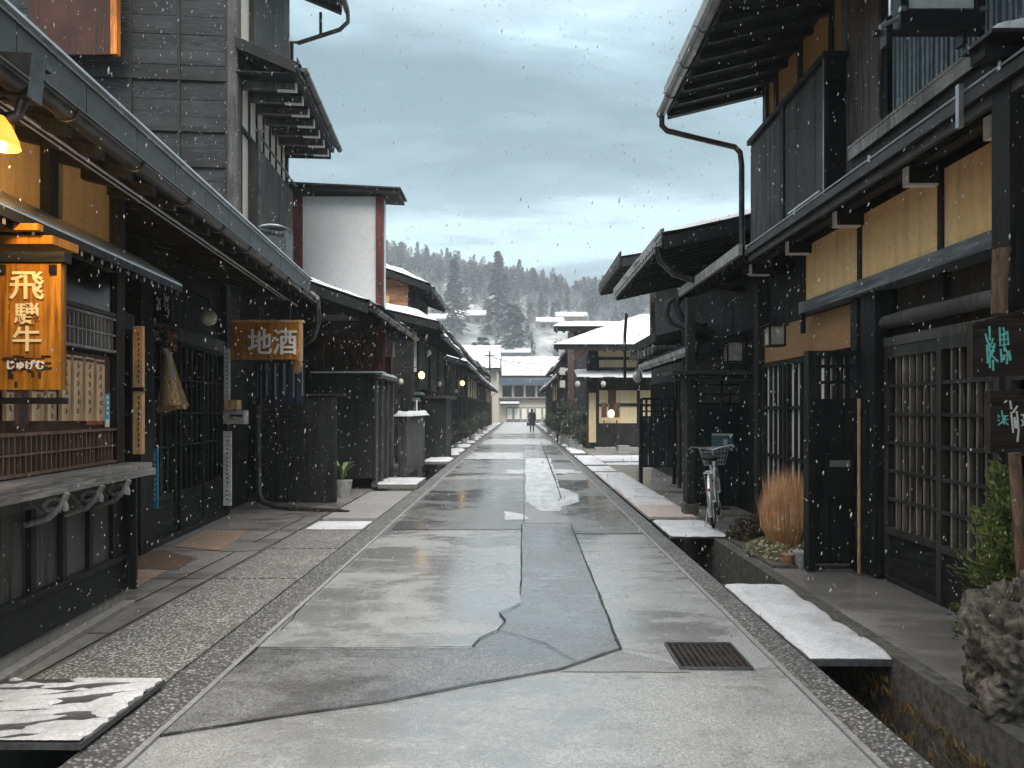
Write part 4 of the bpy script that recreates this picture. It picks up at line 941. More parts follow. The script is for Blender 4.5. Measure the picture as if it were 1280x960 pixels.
# metal notice box with green roof
Db = 19.5; t = thing('notice_box', 'weathered metal notice box under a green copper roof on the left pavement', 'notice box', Vector((xof(505, Db), Db, .08)))
g = MB(); g.box(xof(490, Db), xof(519, Db), Db, Db + .35, zof(549, Db), zof(503, Db)); g.build('box', 'metal_box' if 'metal_box' in M else (rough_mat('metal_box', (.14, .13, .11), .6, 5, .5, 1.5), 'metal_box')[1], t)
g = MB(); g.prism([(xof(485, Db), zof(502, Db)), (xof(524, Db), zof(502, Db)), (xof(522, Db), zof(497, Db)), (xof(487, Db), zof(497, Db))], Db - .1, Db + .5); g.build('roof', 'green_copper', t)
g = MB(); g.prism([(xof(488, Db), zof(494, Db)), (xof(527, Db), zof(493, Db)), (xof(525, Db), zof(490, Db)), (xof(490, Db), zof(490, Db))], Db + .1, Db + .8); g.build('roof', 'green_copper', t)
g = MB(); g.box(xof(493, Db), xof(512, Db), Db - .012, Db - .001, zof(514, Db), zof(512, Db)); g.build('slot', 'light_metal', t)
for x in (493, 516): g = MB(); g.box(xof(x, Db) - .03, xof(x, Db) + .03, Db + .1, Db + .16, .085, zof(549, Db) - .001); g.build('leg', 'black_wood', t)
g = MB(); g.tube([P(521, 500, Db - .3), P(521, 588, Db - .3)], .02, 8); tag(g.build('thin_pole', 'white_paint'), 'slim pale pole at the right side of the metal notice box', 'pole')
t = thing('board_kiosk', 'narrow black boarded shed with a flat roof right of the metal notice box', 'shed', SF.w(-2.5, 21, .08))
g = MB(SF); g.box(-2.95, -2.18, 20.5, 22.2, .085, 1.93); g.build('wall', 'black_wood', t); g = MB(SF); g.box(-3.1, -2.02, 20.35, 22.4, 1.935, 2.02); g.build('roof', 'fascia_metal', t)
# red cloth figure by the wall
c = Vector((xof(552, 25), 25, .08)); t = thing('red_doll', 'red cloth doll with a pale head sitting outside a shop on the left', 'doll', c)
g = MB(); g.ball(c + Vector((0, 0, .42)), .24, .18, .34, jit=.1)
for sx in (-1, 1): g.tube([c + Vector((.15 * sx, 0, .62)), c + Vector((.28 * sx, -.05, .55)), c + Vector((.36 * sx, -.1, .42))], .08, 8, r2=.05); g.tube([c + Vector((.1 * sx, 0, .2)), c + Vector((.2 * sx, -.2, .12)), c + Vector((.22 * sx, -.35, .09))], .10, 8, r2=.07)
g.build('body', 'cloth_red', t); g = MB(); g.ball(c + Vector((0, 0, .86)), .15); g.build('head', 'pink_cap', t); g = MB(); g.ball(c + Vector((0, .02, .92)), .155, .155, .12); g.build('hood', 'cloth_white', t)

# ============================================================ rows of townhouses further on
def house(side, v0, v1, uw_, ue_, ze, z2w, ue2, ze2, snow, label, seed, cream=False, logs=False, depth=7, m='black_wood', back=.55, v1u=None):
    rr = random.Random(seed); s = -side                # outward direction towards the street
    t = thing('townhouse', label, 'building', SF.w(uw_, v0, .08))
    uo = uw_ + side * depth; a, b = sorted((uw_, uo))
    g = MB(SF); g.box(a, b, v0, v1, .085, ze + .5); zt = ze2 + .3; vu = v1u or v1; ub = uw_ + side * back; ue2 = ub - side * .55; a2, b2 = sorted((ub, uo)); g.box(a2, b2, v0 + .05, vu - .05, ze + .5, zt); g.build('wall', m, t)
    zl = ze + abs(ue_ - ub) * .28
    roof(t, SF, side, ue_, ze, ub, zl, v0 - .1, v1 + .1, .06, snow, rafters=.45, name='pent_roof')
    um = ub + side * 3.4; zr = ze2 + abs(um - ue2) * .36
    roof(t, SF, side, ue2, ze2, um, zr, v0 - .35, vu + .35, .08, snow * 1.2, rafters=.5, name='roof')
    roof(t, SF, side, um + side * 3.8, ze2, um, zr, v0 - .35, vu + .35, .08, snow * 1.2, rafters=.5, name='roof', gutter=False)
    g = MB(SF); g.prism([(ub + side * .02, zt - .02), (um, zr - .1), (uo, ze2 + .1)] if side > 0 else [(uo, ze2 + .1), (um, zr - .1), (ub + side * .02, zt - .02)], v0 + .06, vu - .06); g.build('gable', m, t)
    n = max(2, int((v1 - v0) / 2.0)); w = (v1 - v0 - .3) / n
    for i in range(n):
        va, vb = v0 + .15 + w * i, v0 + .15 + w * (i + 1) - .12
        lattice(t, SF, uw_, va, vb, .3 if i % 2 else .95, 2.25, s, 9, (.5,), back='shoji_glass' if rr.random() < .35 else 'dark_glass', name='sliding_door' if i % 2 else 'lattice_window', bar=.035)
        if ze2 - ze > .8 and vb < vu: lattice(t, SF, ub, va, vb, zl + .15, ze2 - .15, s, 7, (.5,), back='dark_glass' if rr.random() < .6 else 'shoji_glass', bar=.035)
    for i in range(n + 1): v = v0 + .02 + (v1 - v0 - .14) * i / n; a_, b_ = sorted((uw_, uw_ + s * .07)); g = MB(SF); g.box(a_, b_, v, v + .1, .09, ze + .3); g.build('post', 'dark_wood', t)
    if cream:
        g = MB(SF); a_, b_ = sorted((uw_ + s * .005, uw_ + s * .02)); g.box(a_, b_, v0 + .2, v1 - .2, 2.3, ze + .1); g.build('plaster', 'plaster_cream', t)
    v = v1 - .2; g = MB(SF); g.wtube([(ue_ + s * .1, v, ze), (uw_ + s * .12, v, ze - .4), (uw_ + s * .12, v, .12)], .035, 6); g.build('downpipe', 'gutter_metal', t)
    return t
lh = house(-1, 19.9, 27.4, -2.95, -2.28, 3.72, 4.4, -2.42, 5.05, .2, 'snow-roofed townhouse with a brown log-boarded end wall, left of the street', 11, back=.15, v1u=23.4)
roof(lh, SF, -1, -2.2, 3.86, -5.2, 4.55, 18.7, 19.78, .08, .24, rafters=.4, name='front_roof')
g = MB(SF); g.box(-7, -3.0, 19.2, 19.88, .085, 4.0); g.build('front_wall', 'black_wood', lh)
g = MB(SF); xplanks(g, SF, 19.88, -8, -3.22, 4.35, 5.4, -1, .14, .05, True, 3); g.build('log_boarding', 'log_wood', lh)
g = MB(SF); g.box(-5.5, -3.75, 19.78, 19.80, 4.1, 4.9); g.build('window', 'fresh_wood', lh); g = MB(SF); g.box(-5.4, -3.85, 19.765, 19.779, 4.1, 4.8); g.build('window_pane', 'dark_wood', lh)
g = MB(); g.box(xof(512, 19.7), xof(521, 19.7), 19.6, 19.66, zof(465, 19.7), zof(415, 19.7)); xp = xof(512, 19.7)
tag(g.build('hanging_sign', 'paper'), 'pale upright signboard hung on the log-walled townhouse', 'sign')
house(-1, 28.2, 35.5, -2.8, -2.15, 3.45, 4, -2.35, 4.55, .22, 'second snow-roofed townhouse on the left, next beyond the log-walled one', 12)
house(-1, 36.2, 44.5, -2.75, -2.1, 3.3, 4, -2.4, 4.45, .22, 'third dark townhouse in the left row beyond the log-walled one', 13, cream=True)
house(-1, 45.2, 54.0, -2.7, -2.1, 3.3, 4, -2.4, 4.6, .22, 'fourth dark townhouse in the left row beyond the log-walled one', 14)
house(-1, 54.8, 66.0, -2.7, -2.05, 3.3, 4, -2.3, 4.8, .22, 'last dark townhouse of the left row before the pale gabled house', 15, cream=True)
house(1, 36.2, 44.6, 2.75, 2.15, 3.4, 4, 2.4, 4.9, .22, 'dark townhouse just beyond the cream-walled one on the right', 16)
house(1, 45.3, 54.5, 2.75, 2.1, 3.3, 4, 2.35, 4.7, .22, 'middle dark townhouse of the far right row', 17, cream=True)
house(1, 55.2, 66.0, 2.75, 2.05, 3.3, 4, 2.3, 4.9, .22, 'last dark townhouse of the far right row', 18)
# pale gabled house with white roof, far left
t = thing('white_roofed_house', 'pale grey house with a thick white snowy roof rising behind the far left row', 'building', Vector((-3.2, 74, 0)))
g = MB(); g.box(-8, -1.55, 70, 80, 0, 5.6); g.build('wall', 'plaster_warm_white', t)
g = MB(); g.add([Vector(p) for p in [(-8.6, 69.2, 5.5), (-1.2, 69.2, 5.5), (-1.2, 75, 8.3), (-8.6, 75, 8.3), (-8.6, 69.2, 5.7), (-1.2, 69.2, 5.7), (-1.2, 75, 8.5), (-8.6, 75, 8.5)]], [(0, 1, 2, 3), (4, 5, 6, 7), (0, 1, 5, 4), (1, 2, 6, 5), (2, 3, 7, 6), (3, 0, 4, 7)])
g.add([Vector(p) for p in [(-8.6, 80.8, 5.5), (-1.2, 80.8, 5.5), (-1.2, 75, 8.3), (-8.6, 75, 8.3)]], [(0, 1, 2, 3)]); rf_ = g.build('roof', 'tile', t)
g = MB(); g.grid(lambda a, b: Vector((-8.7 + 7.5 * a, 69.1 + 5.9 * b, 5.72 + 2.82 * b + .12 + .05 * noise.noise(Vector((a * 9, b * 7, 0))))), 20, 14); g.build('snow_cover', 'snow', rf_)
for x in (-7, -5.2, -3.4): g = MB(); g.box(x, x + 1, 69.93, 69.99, 3.6, 4.8); w1 = g.build('window', 'grey_wood', t); g = MB(); g.box(x + .08, x + .92, 69.91, 69.929, 3.68, 4.72); g.build('pane', 'dark_glass', w1)
# house closing the street
t = thing('street_end_house', 'two-storey house closing the far end of the street, with pale sliding doors', 'building', Vector((1.2, 86, 0)))
DE = 86; ex = lambda p: xof(p, DE); ez = lambda y: zof(y, DE)
g = MB(); g.box(ex(622), ex(720), DE, DE + 9, 0, ez(474)); g.build('wall', 'plaster_warm_white', t)
g = MB(); g.add([Vector(p) for p in [(ex(618), DE - 1, ez(474)), (ex(722), DE - 1, ez(474)), (ex(716), DE + 6, ez(474) + 2.9), (ex(626), DE + 6, ez(474) + 2.9), (ex(618), DE - 1, ez(472)), (ex(722), DE - 1, ez(472)), (ex(716), DE + 6, ez(472) + 2.9), (ex(626), DE + 6, ez(472) + 2.9)]], [(0, 1, 2, 3), (4, 5, 6, 7), (0, 1, 5, 4), (1, 2, 6, 5), (2, 3, 7, 6), (3, 0, 4, 7)]); rf_ = g.build('roof', 'tile', t)
g = MB(); g.grid(lambda a, b: Vector((ex(618 + 8 * b) + (ex(722 - 6 * b) - ex(618 + 8 * b)) * a, DE - 1.05 + 7 * b, ez(471) + 2.9 * b + .12)), 20, 8); g.build('snow_cover', 'snow', rf_)
g = MB(); g.box(ex(625), ex(700), DE - 1.0, DE - .9, ez(481), ez(475)); g.build('blue_fascia', 'blue_awning', t)
for i in range(5): x = 628 + i * 14.5; g = MB(); g.box(ex(x), ex(x + 12), DE - .06, DE - .01, ez(496), ez(482)); w1 = g.build('window', 'grey_wood', t); g = MB(); g.box(ex(x + 1), ex(x + 11), DE - .08, DE - .061, ez(495), ez(483)); g.build('pane', 'dark_glass', w1)
g = MB(); g.box(ex(622), ex(705), DE - .5, DE - .01, ez(500), ez(497.5)); g.build('canopy', 'grey_wood', t)
g = MB(); g.box(ex(625), ex(649), DE - 1.4, DE - .02, ez(506.5), ez(505)); aw_ = g.build('porch_roof', 'grey_wood', t); g = MB(); g.grid(lambda a, b: Vector((ex(625) + (ex(649) - ex(625)) * a, DE - 1.4 + 1.3 * b, ez(505) + .05 + .35 * b)), 4, 3); g.build('snow_cover', 'snow', aw_)
for i in range(6): x = 633 + i * 9; g = MB(); g.box(ex(x), ex(x + 8.4), DE - .06, DE - .012, .05, ez(509)); w1 = g.build('sliding_door', 'pale_grey_wood', t); g = MB(); g.box(ex(x + 1), ex(x + 7.4), DE - .075, DE - .061, .4, ez(510.5)); g.build('pane', 'shoji_glass', w1)
# lamps & lanterns down the street
def lantern(px, py, D, label, lit=True, r=.10, group=None, m=None):
    c = P(px, py, D); t = thing('lantern', label, 'lantern', c, group)
    g = MB(); g.ball(c, r, r, r * 1.2, 12, 8); g.build('globe', m or ('lamp_far' if lit else 'lantern_paper'), t)
    g = MB(); g.box(c.x - r * .5, c.x + r * .5, c.y - r * .5, c.y + r * .5, c.z + r * 1.15, c.z + r * 1.35); g.tube([c + Vector((0, 0, r * 1.3)), c + Vector((0, 0, r * 2.6))], .015, 6)
    g.tube([c + Vector((0, 0, r * 2.6)), c + Vector((-.45 if px < 640 else .45, 0, r * 2.6))], .012, 6); g.build('hook', 'black_metal', t); return t
lantern(527, 469, 19, 'brightest glowing yellow lantern hanging on the log-walled townhouse', r=.085)
lantern(578, 479, 33, 'small glowing yellow lantern further down the left row', r=.10)
for i, (px, py, D) in enumerate([(501, 477, 19), (549, 480, 23), (570, 489, 30), (536, 441, 20), (590, 500, 42), (598, 492, 46), (606, 500, 56)]):
    lantern(px, py, D, 'unlit white paper lantern under the left row eaves, one of several', False, .075, 'white lanterns under the left row eaves')
a = P(701, 463, 31); t = thing('street_lamp', 'slim pole with two white box lanterns at the corner before the far right row', 'street lamp', Vector((xof(697, 31), 31, .08)))
g = MB(); g.tube([Vector((xof(697, 31), 31, .085)), P(697, 455, 31)], .05, 8); g.box(xof(697, 31), xof(703, 31), 30.98, 31.02, zof(458, 31), zof(456, 31)); g.box(xof(697, 31), xof(703, 31), 30.98, 31.02, zof(474, 31), zof(473, 31)); g.build('pole', 'gutter_metal', t)
for y in (464, 480): g = MB(); c = P(703, y, 31); g.box(c.x - .12, c.x + .12, 30.88, 31.12, c.z - .16, c.z + .16); g.build('lantern_box', 'lantern_paper', t)
# shrubs in pots along both sides far away
sh = None
for i, (px, D, h) in enumerate([(716, 25.8, 1.5), (704, 29, 1.3), (712, 28, 1.8), (694, 35, 1.2), (687, 42, 1.3), (724, 25, .9), (590, 33, 1.1), (580, 29.5, 1.0), (600, 40, 1.3), (606, 47, 1.3), (570, 26.5, .7)]):
    loc = Vector((xof(px, D), D, .08))
    labs = {0: 'taller leafy dark shrub in a pot beside the cream townhouse corner', 5: 'small low shrub at the very corner of the cream townhouse', 2: 'tallest bushy shrub behind the shrub at the cream townhouse corner'}
    if sh is None:
        sh = thing('potted_shrub', labs[0], 'shrub', loc, 'potted shrubs along the far street'); g = MB()
        for k in range(6): foliage(g, loc + Vector((random.uniform(-.25, .25), random.uniform(-.2, .2), .75 + k * .14)), .34, .3, .3, 260, .05, False)
        g.build('foliage', 'town_shrub', sh); g = MB(); g.tube([loc + Vector((0, 0, .005)), loc + Vector((0, 0, .4))], .17, 12, r2=.22); g.build('pot', 'grey_pot', sh)
        g = MB(); g.tube([loc + Vector((0, 0, .3)), loc + Vector((.03, 0, .9))], .025, 6); g.build('stem', 'bark', sh); continue
    c = copy_tree(sh, loc); c.scale = (h / 1.5,) * 3; c.rotation_euler = (0, 0, i * 1.3)
    c['label'] = labs.get(i, 'potted shrub at the foot of the far %s row' % ('left' if px < 640 else 'right'))

t = thing('utility_pole', 'slim utility pole at the end of the far left row carrying thin cables', 'pole', Vector((-2.2, 67.5, 0)))
g = MB(); g.tube([Vector((-2.2, 67.5, 0)), Vector((-2.2, 67.5, 7.4))], .11, 10, r2=.08); g.build('pole', 'gutter_metal', t)
g = MB(); g.box(-2.7, -1.7, 67.42, 67.5, 6.9, 7.0); g.build('crossarm', 'gutter_metal', t)
g = MB()
for k_, (a_, b_) in enumerate(((Vector((-2.2, 67.5, 7.0)), Vector((4.6, 68, 5.4))), (Vector((-2.5, 67.5, 6.9)), Vector((5.6, 68, 6.3))))):
    g = MB(); g.tube([a_.lerp(b_, q / 10) - Vector((0, 0, 1.6 * (q / 10) * (1 - q / 10))) for q in range(11)], .025, 5); tag(g.build('overhead_cable', 'black_metal'), ('lower' if k_ == 0 else 'upper') + ' thin dark cable sagging across the far end of the street', 'cable')
# ============================================================ RIGHT: near house
R = SF; uR = 3.30
vp = R.v(1108, uR)          # far edge of the lattice door
t = R1 = thing('ochre_shop_building', 'dark timber house on the near right with a big lattice door under ochre plaster', 'building', R.w(uR, 5, .08))
g = MB(R); g.box(uR + .12, 10, -1.5, 9.15, .085, 6.4); g.build('wall', 'black_wood', t)
# lattice doors
vs_ = [vp, R.v(1180, uR), R.v(1260, uR), 3.0, 2.0]
wood('lattice_wood', (.03, .03, .028), .5); wood('lattice_pale', (.13, .115, .095), .6)
for i in range(4):
    v1, v0 = vs_[i], vs_[i + 1]; uu = uR + (.0 if i % 2 == 0 else -.04)
    f = MB(R); f.box(uu - .02, uu + .05, v0, v0 + .06, .12, 2.16); f.box(uu - .02, uu + .05, v1 - .06, v1, .12, 2.16); f.box(uu - .021, uu + .05, v0 + .06, v1 - .06, 2.06, 2.16); f.box(uu - .021, uu + .05, v0 + .06, v1 - .06, .5, .56)
    dr = f.build('lattice_door', 'lattice_wood', t)
    f = MB(R); f.box(uu, uu + .04, v0 + .06, v1 - .06, .12, .5); f.build('kick_panel', 'black_wood_h', dr)
    f = MB(R); f.box(uu + .08, uu + .09, v0, v1, .56, 2.06); f.build('pane', 'dark_glass', dr)
    f = MB(R); nb = max(3, round((v1 - v0 - .12) / .098)); W = (v1 - v0 - .12) / nb
    for k in range(1, nb): v = v0 + .06 + W * k; f.box(uu + .0, uu + .035, v - .011, v + .011, .56, 2.06)
    f.build('vertical_bars', 'lattice_pale', dr)
    f = MB(R)
    for k in range(1, 6): z = .56 + 1.5 * k / 6; f.box(uu - .012, uu + .012, v0 + .06, v1 - .06, z - .014, z + .014)
    f.build('rails', 'lattice_wood', dr)
g = MB(R); g.box(uR - .03, uR + .1, -1.5, vp, .081, .12); g.build('door_sill', 'dark_wood', t)
g = MB(R); g.box(uR - .03, uR + .11, -1.5, vp, 2.16, 2.24); g.build('head_rail', 'grey_wood', t)
g = MB(R); n = 14
def beamfn(a, b):
    v = -1.0 + (vp - .02 + 1.0) * b; an = 2 * PI * a; r = .06 + .014 * noise.noise(Vector((v * 2, an, 4)))
    return R.w(uR - .02 + r * math.cos(an), v, 2.36 + .02 * math.sin(v * 1.4) + r * 1.05 * math.sin(an))
g.grid(beamfn, 12, 40); g.build('log_lintel', 'grey_wood', t)
wood('transom', (.035, .028, .02), .8); g = MB(R); g.box(uR + .06, uR + .1, -1.5, vp, 2.24, 2.8); g.build('transom', 'transom', t)
for px in (1172, 1108): v = R.v(px, uR); g = MB(R); g.box(uR - .0, uR + .06, v - .07, v, 2.44, 2.72); g.build('short_post', 'black_wood', t)
g = MB(R); g.box(uR - .10, uR + .12, vp, vp + .26, .10, 3.4); g.build('main_post', 'black_wood', t)
g = MB(R); g.box(uR - .08, uR + .12, vp + .38, vp + .5, .10, 3.3); g.build('post', 'black_wood', t)
g = MB(R); g.box(uR - .02, uR + .12, vp + .26, vp + .38, .10, 2.6); g.build('board', 'black_wood', t)
# ochre bay
ub = 3.18; vL = R.v(1005, ub)
g = MB(R); g.box(ub, uR + .1, -1.5, vL, 2.79, 3.40); g.build('plaster', 'plaster_ochre', t)
wood('bay_beam', (.10, .11, .12), .5, grain=(14, .7, 14)); g = MB(R); g.box(ub - .05, uR + .1, -1.5, vL + .03, 2.67, 2.79); g.build('bay_beam', 'bay_beam', t)
for px in (1005, 1074, 1175, 1268): v = R.v(px, ub); g = MB(R); g.box(ub - .022, ub + .02, v - .055, v, 2.791, 3.4); g.build('bay_post', 'black_wood', t)
v = R.v(1008, ub); g = MB(R); g.box(ub - .03, ub + .02, vL, vL + .03, 2.45, 3.4); g.build('bay_post', 'black_wood', t)
for px, py in ((1136, 200), (1046, 262), (986, 300), (940, 330), (1240, 120)):
    uu = 2.93; v = R.v(px, uu); g = MB(R); g.box(uu, uR + .1, v - .0, v + .055, 3.30, 3.42); b_ = g.build('bracket_arm', 'black_wood', t)
    g = MB(R); g.box(uu - .016, uu, v - .003, v + .058, 3.285, 3.425); g.box(uu - .016, uu + .22, v - .003, v + .058, 3.284, 3.299); g.build('painted_end', 'letter_white', b_)
g = MB(R); g.box(2.96, 3.06, -1.5, 9.1, 3.421, 3.48); g.build('eave_beam', 'dark_wood', t)
# eave pent roof
roof(t, R, 1, 2.70, 3.425, uR + .1, 3.70, -1.5, 8.05, .05, 0, tiles=False, rafters=.3, name='pent_roof', fascia=.0, gutter=False)
g = MB(R); g.box(2.66, 2.68, -1.5, 8.06, 3.41, 3.478); g.box(2.705, 2.74, -1.5, 8.06, 3.34, 3.405); g.build('edge_strip', 'fascia_metal', t)
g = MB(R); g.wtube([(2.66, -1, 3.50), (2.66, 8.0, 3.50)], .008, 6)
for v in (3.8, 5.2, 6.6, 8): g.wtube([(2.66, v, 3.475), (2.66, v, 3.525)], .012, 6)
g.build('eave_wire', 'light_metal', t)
roof(t, R, 1, 2.66, 3.44, uR + .1, 3.70, 8.10, 11.1, .05, .02, tiles=False, rafters=.22, name='pent_roof', fascia=.05, gutter=False)
g = MB(R); g.box(2.60, 2.643, 8.08, 11.12, 3.43, 3.56); g.build('eave_fascia', 'pale_fascia', t)
# upper storey: sill ledge, slat window, boards, shutter box
g = MB(R); g.box(2.98, uR + .1, 4.3, 6.22, 3.95, 3.975); g.box(2.985, 3.005, 4.3, 6.22, 3.85, 3.949); g.build('window_ledge', 'pale_grey_wood', t)
g = MB(R); g.box(3.02, uR + .1, 4.32, 6.2, 3.6, 3.945); g.build('ledge_skirt', 'black_wood', t)
g = MB(R); v0, v1 = 3.3, R.v(1112, uR); g.box(uR + .06, uR + .1, v0, v1, 3.98, 5.9); sw = g.build('slatted_window', 'black_wood', t)
g = MB(R); v = v1 - .03; i = 0
while v > v0: g.box(uR + .01, uR + .05, v - (.035 if i % 3 else .018), v, 3.99, 5.9); v -= .062; i += 1
g.build('vertical_slats', 'bluish_slat', sw)
g = MB(R); g.box(uR - .02, uR + .12, v1, v1 + .08, 3.7, 6.3); g.build('post', 'black_wood', t)
wood('board_brown', (.10, .085, .08), .65); g = MB(R); va, vb = R.v(1100, uR - .02), R.v(1058, uR - .02); planks(g, R, uR, va, vb, 3.7, 6.3, -1, .2, .02, 3); g.build('wall_boards', 'board_brown', t)
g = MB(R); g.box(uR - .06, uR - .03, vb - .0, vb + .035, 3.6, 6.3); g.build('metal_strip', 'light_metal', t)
vb2 = 9.06; us = 3.08
g = MB(R); g.box(us, uR + .12, 6.85, vb2, 3.75, 5.10); sb = g.build('shutter_box', 'black_wood', t)
g = MB(R); planks(g, R, us, 6.90, 7.88, 3.80, 5.05, -1, .16, .012, 5); planks(g, R, us, 8.02, vb2 - .02, 3.80, 5.05, -1, .16, .012, 6); g.build('boards', 'grey_wood', sb)
g = MB(R); g.box(us - .03, us - .001, 6.82, 6.88, 3.72, 5.16); g.box(us - .03, us - .001, 7.9, 8.0, 3.72, 5.14); g.box(us - .05, uR, 6.80, vb2 + .03, 5.10, 5.16); g.box(us - .035, us - .001, 6.88, vb2, 3.72, 3.79); g.build('frame', 'dark_wood', sb)
g = MB(R); g.box(us - .036, us - .031, 6.84, 6.86, 3.74, 5.1); g.box(us - .055, us - .036, 6.9, 7.7, 3.79, 3.81); g.build('metal_trim', 'light_metal', sb)
g = MB(R); g.box(uR + .02, uR + .11, 6.8, 9.14, 5.1, 6.6); g.build('plaster', 'plaster_deep' if 'plaster_deep' in M else (rough_mat('plaster_deep', (.42, .24, .07), .85, 30, .9, 1.1), 'plaster_deep')[1], t)
for v in (7.2, 8.0, 8.75): g = MB(R); g.box(uR - .01, uR + .05, v, v + .08, 5.1, 6.5); g.build('post', 'black_wood', t)
g = MB(R); g.box(uR - .02, uR + .14, 9.08, 9.2, 3.6, 6.5); g.build('corner_post', 'dark_wood', t)
# top roof with deep eaves
rr1 = roof(t, R, 1, 2.02, 5.60, 5.6, 6.45, -1.5, 9.25, .06, 0, rafters=.36, name='roof', gutter=False, fascia=.16)
g = MB(R); v = -1.4
while v < 9.2: g.box(1.97, 2.0, v, min(v + .58, 9.25), 5.62, 5.96); v += .6
g.build('fascia', 'pale_fascia', rr1)
gutter(R, 1.93, 5.60, -1.4, 9.27, .058, 'light_gutter' if 'light_gutter' in M else (rough_mat('light_gutter', (.20, .195, .19), .35, 6, .7, 1.3, .1, .002, metal=.6), 'light_gutter')[1], t)
g = MB(R); g.wtube([(1.93, 9.2, 5.54), (1.93, 9.2, 5.42), (2.0, 9.22, 5.36), (2.6, 9.24, 5.22), (2.92, 9.25, 5.15), (3.0, 9.26, 5.08), (3.02, 9.26, 4.9), (3.02, 9.26, 3.75)], .038, 10); g.build('downpipe', 'gutter_metal', t)
# low wing wall
vw = R.v(1075, uR - .02); vw = 6.42; x0 = xof(1000, 6.45); 
t = thing('screen_wall', 'black boarded screen with open lattice top standing between the dry grass and lattice door', 'screen', R.w(3.0, vw, .1))
g = MB(R); ul = 2.735; g.box(ul, uR - .1, vw, vw + .05, .16, 1.66); xplanks(g, R, vw, ul + .03, uR - .12, .18, 1.64, -1, .14, .01, False, 7); g.build('boards', 'black_wood', t)
g = MB(R); g.box(ul - .03, ul + .03, vw - .03, vw + .08, .10, 2.12); g.box(uR - .16, uR - .1, vw - .03, vw + .08, .10, 2.12); g.box(ul - .029, uR - .101, vw - .025, vw + .07, 2.10, 2.15); g.box(ul + .03, uR - .16, vw - .02, vw + .06, 1.64, 1.70); g.build('frame', 'black_wood', t)
g = MB(R)
for i in range(1, 5): u = ul + (uR - .13 - ul) * i / 5; g.box(u - .015, u + .015, vw, vw + .04, 1.70, 2.10)
for z in (1.84, 1.99): g.box(ul + .03, uR - .16, vw - .012, vw + .052, z, z + .03)
g.build('lattice', 'black_wood', t)
g = MB(R); x0 = R.fr if False else None
g.box(xof(1030, 6.4) - .03, xof(1055, 6.4) - .03, vw - .05, vw - .03, zof(583, 6.4), zof(575, 6.4)); g.build('letter_slot', 'light_metal', t)
g = MB(R); g.box(xof(1025, 6.4) - .03, xof(1060, 6.4) - .03, vw - .045, vw - .029, zof(620, 6.4), zof(566, 6.4)); g.build('slot_box', 'black_metal', t)
g = MB(R); g.wtube([(uR - .30 + .12, vw - .14, .1), (uR - .30 + .12, vw - .14, 1.7)], .016, 6); tag(g.build('bamboo_pole', 'straw'), 'thin yellowish pole leaning on the wall between the screen and the lattice door', 'pole')
# facade between the screen and the bicycle: tall pale shutters, dim plaster
t = thing('side_shopfront', 'dim shopfront behind the dry grass with tall pale slatted panels and a brown plaster band', 'building', R.w(uR, 8, .08))
g = MB(R); g.box(uR + .02, uR + .11, 6.7, 9.6, .09, 3.3); g.box(uR + .11, 8, 9.2, 14.6, .085, 3.9); g.build('wall', 'black_wood', t)
g = MB(R); g.box(uR - .01, uR + .019, 6.7, 9.3, 2.22, 2.65); g.build('plaster', 'plaster_brown', t)
for a, b in ((6.75, 7.5), (7.55, 8.3), (8.35, 9.1)): lattice(t, R, uR - .0, a, b, .5, 2.2, -1, 3, (.30, .66), 'black_wood', 'shoji_glass', .045, .04, name='shutter_panel')
g = MB(R); g.box(uR - .1, uR + .05, 9.15, 9.3, .09, 3.3); g.build('post', 'dark_wood', t)
def box_lantern(px, py, D, label, s=.13, lit='lantern_paper'):
    c = P(px, py, D); t = thing('eave_lantern', label, 'lantern', c); g = MB(); g.box(c.x - s * .8, c.x + s * .8, c.y - s * .8, c.y + s * .8, c.z - s, c.z + s); g.build('shade', lit, t)
    g = MB(); 
    for a in (-1, 1):
        for b in (-1, 1): g.box(c.x + a * s * .85 - .01, c.x + a * s * .85 + .01, c.y + b * s * .85 - .01, c.y + b * s * .85 + .01, c.z - s * 1.1, c.z + s * 1.1)
    g.prism([(c.x - s * 1.3, c.z + s * 1.1), (c.x + s * 1.3, c.z + s * 1.1), (c.x + s * .4, c.z + s * 1.5), (c.x - s * .4, c.z + s * 1.5)], c.y - s * 1.2, c.y + s * 1.2); g.box(c.x - s, c.x + s, c.y - s, c.y + s, c.z - s * 1.2, c.z - s * 1.05); g.tube([c + Vector((0, 0, s * 1.4)), c + Vector((0, 0, s * 1.4 + .5))], .01, 6); g.build('frame', 'black_wood', t)
rough_mat('dim_paper', (.35, .33, .28), .7, 12)
box_lantern(968, 420, 7.7, 'black-framed lantern hanging in front of the brown plaster band', .10, 'dim_paper')
box_lantern(916, 440, 10.0, 'smaller black-framed lantern in the shade above the bicycle', .13, 'dim_paper')
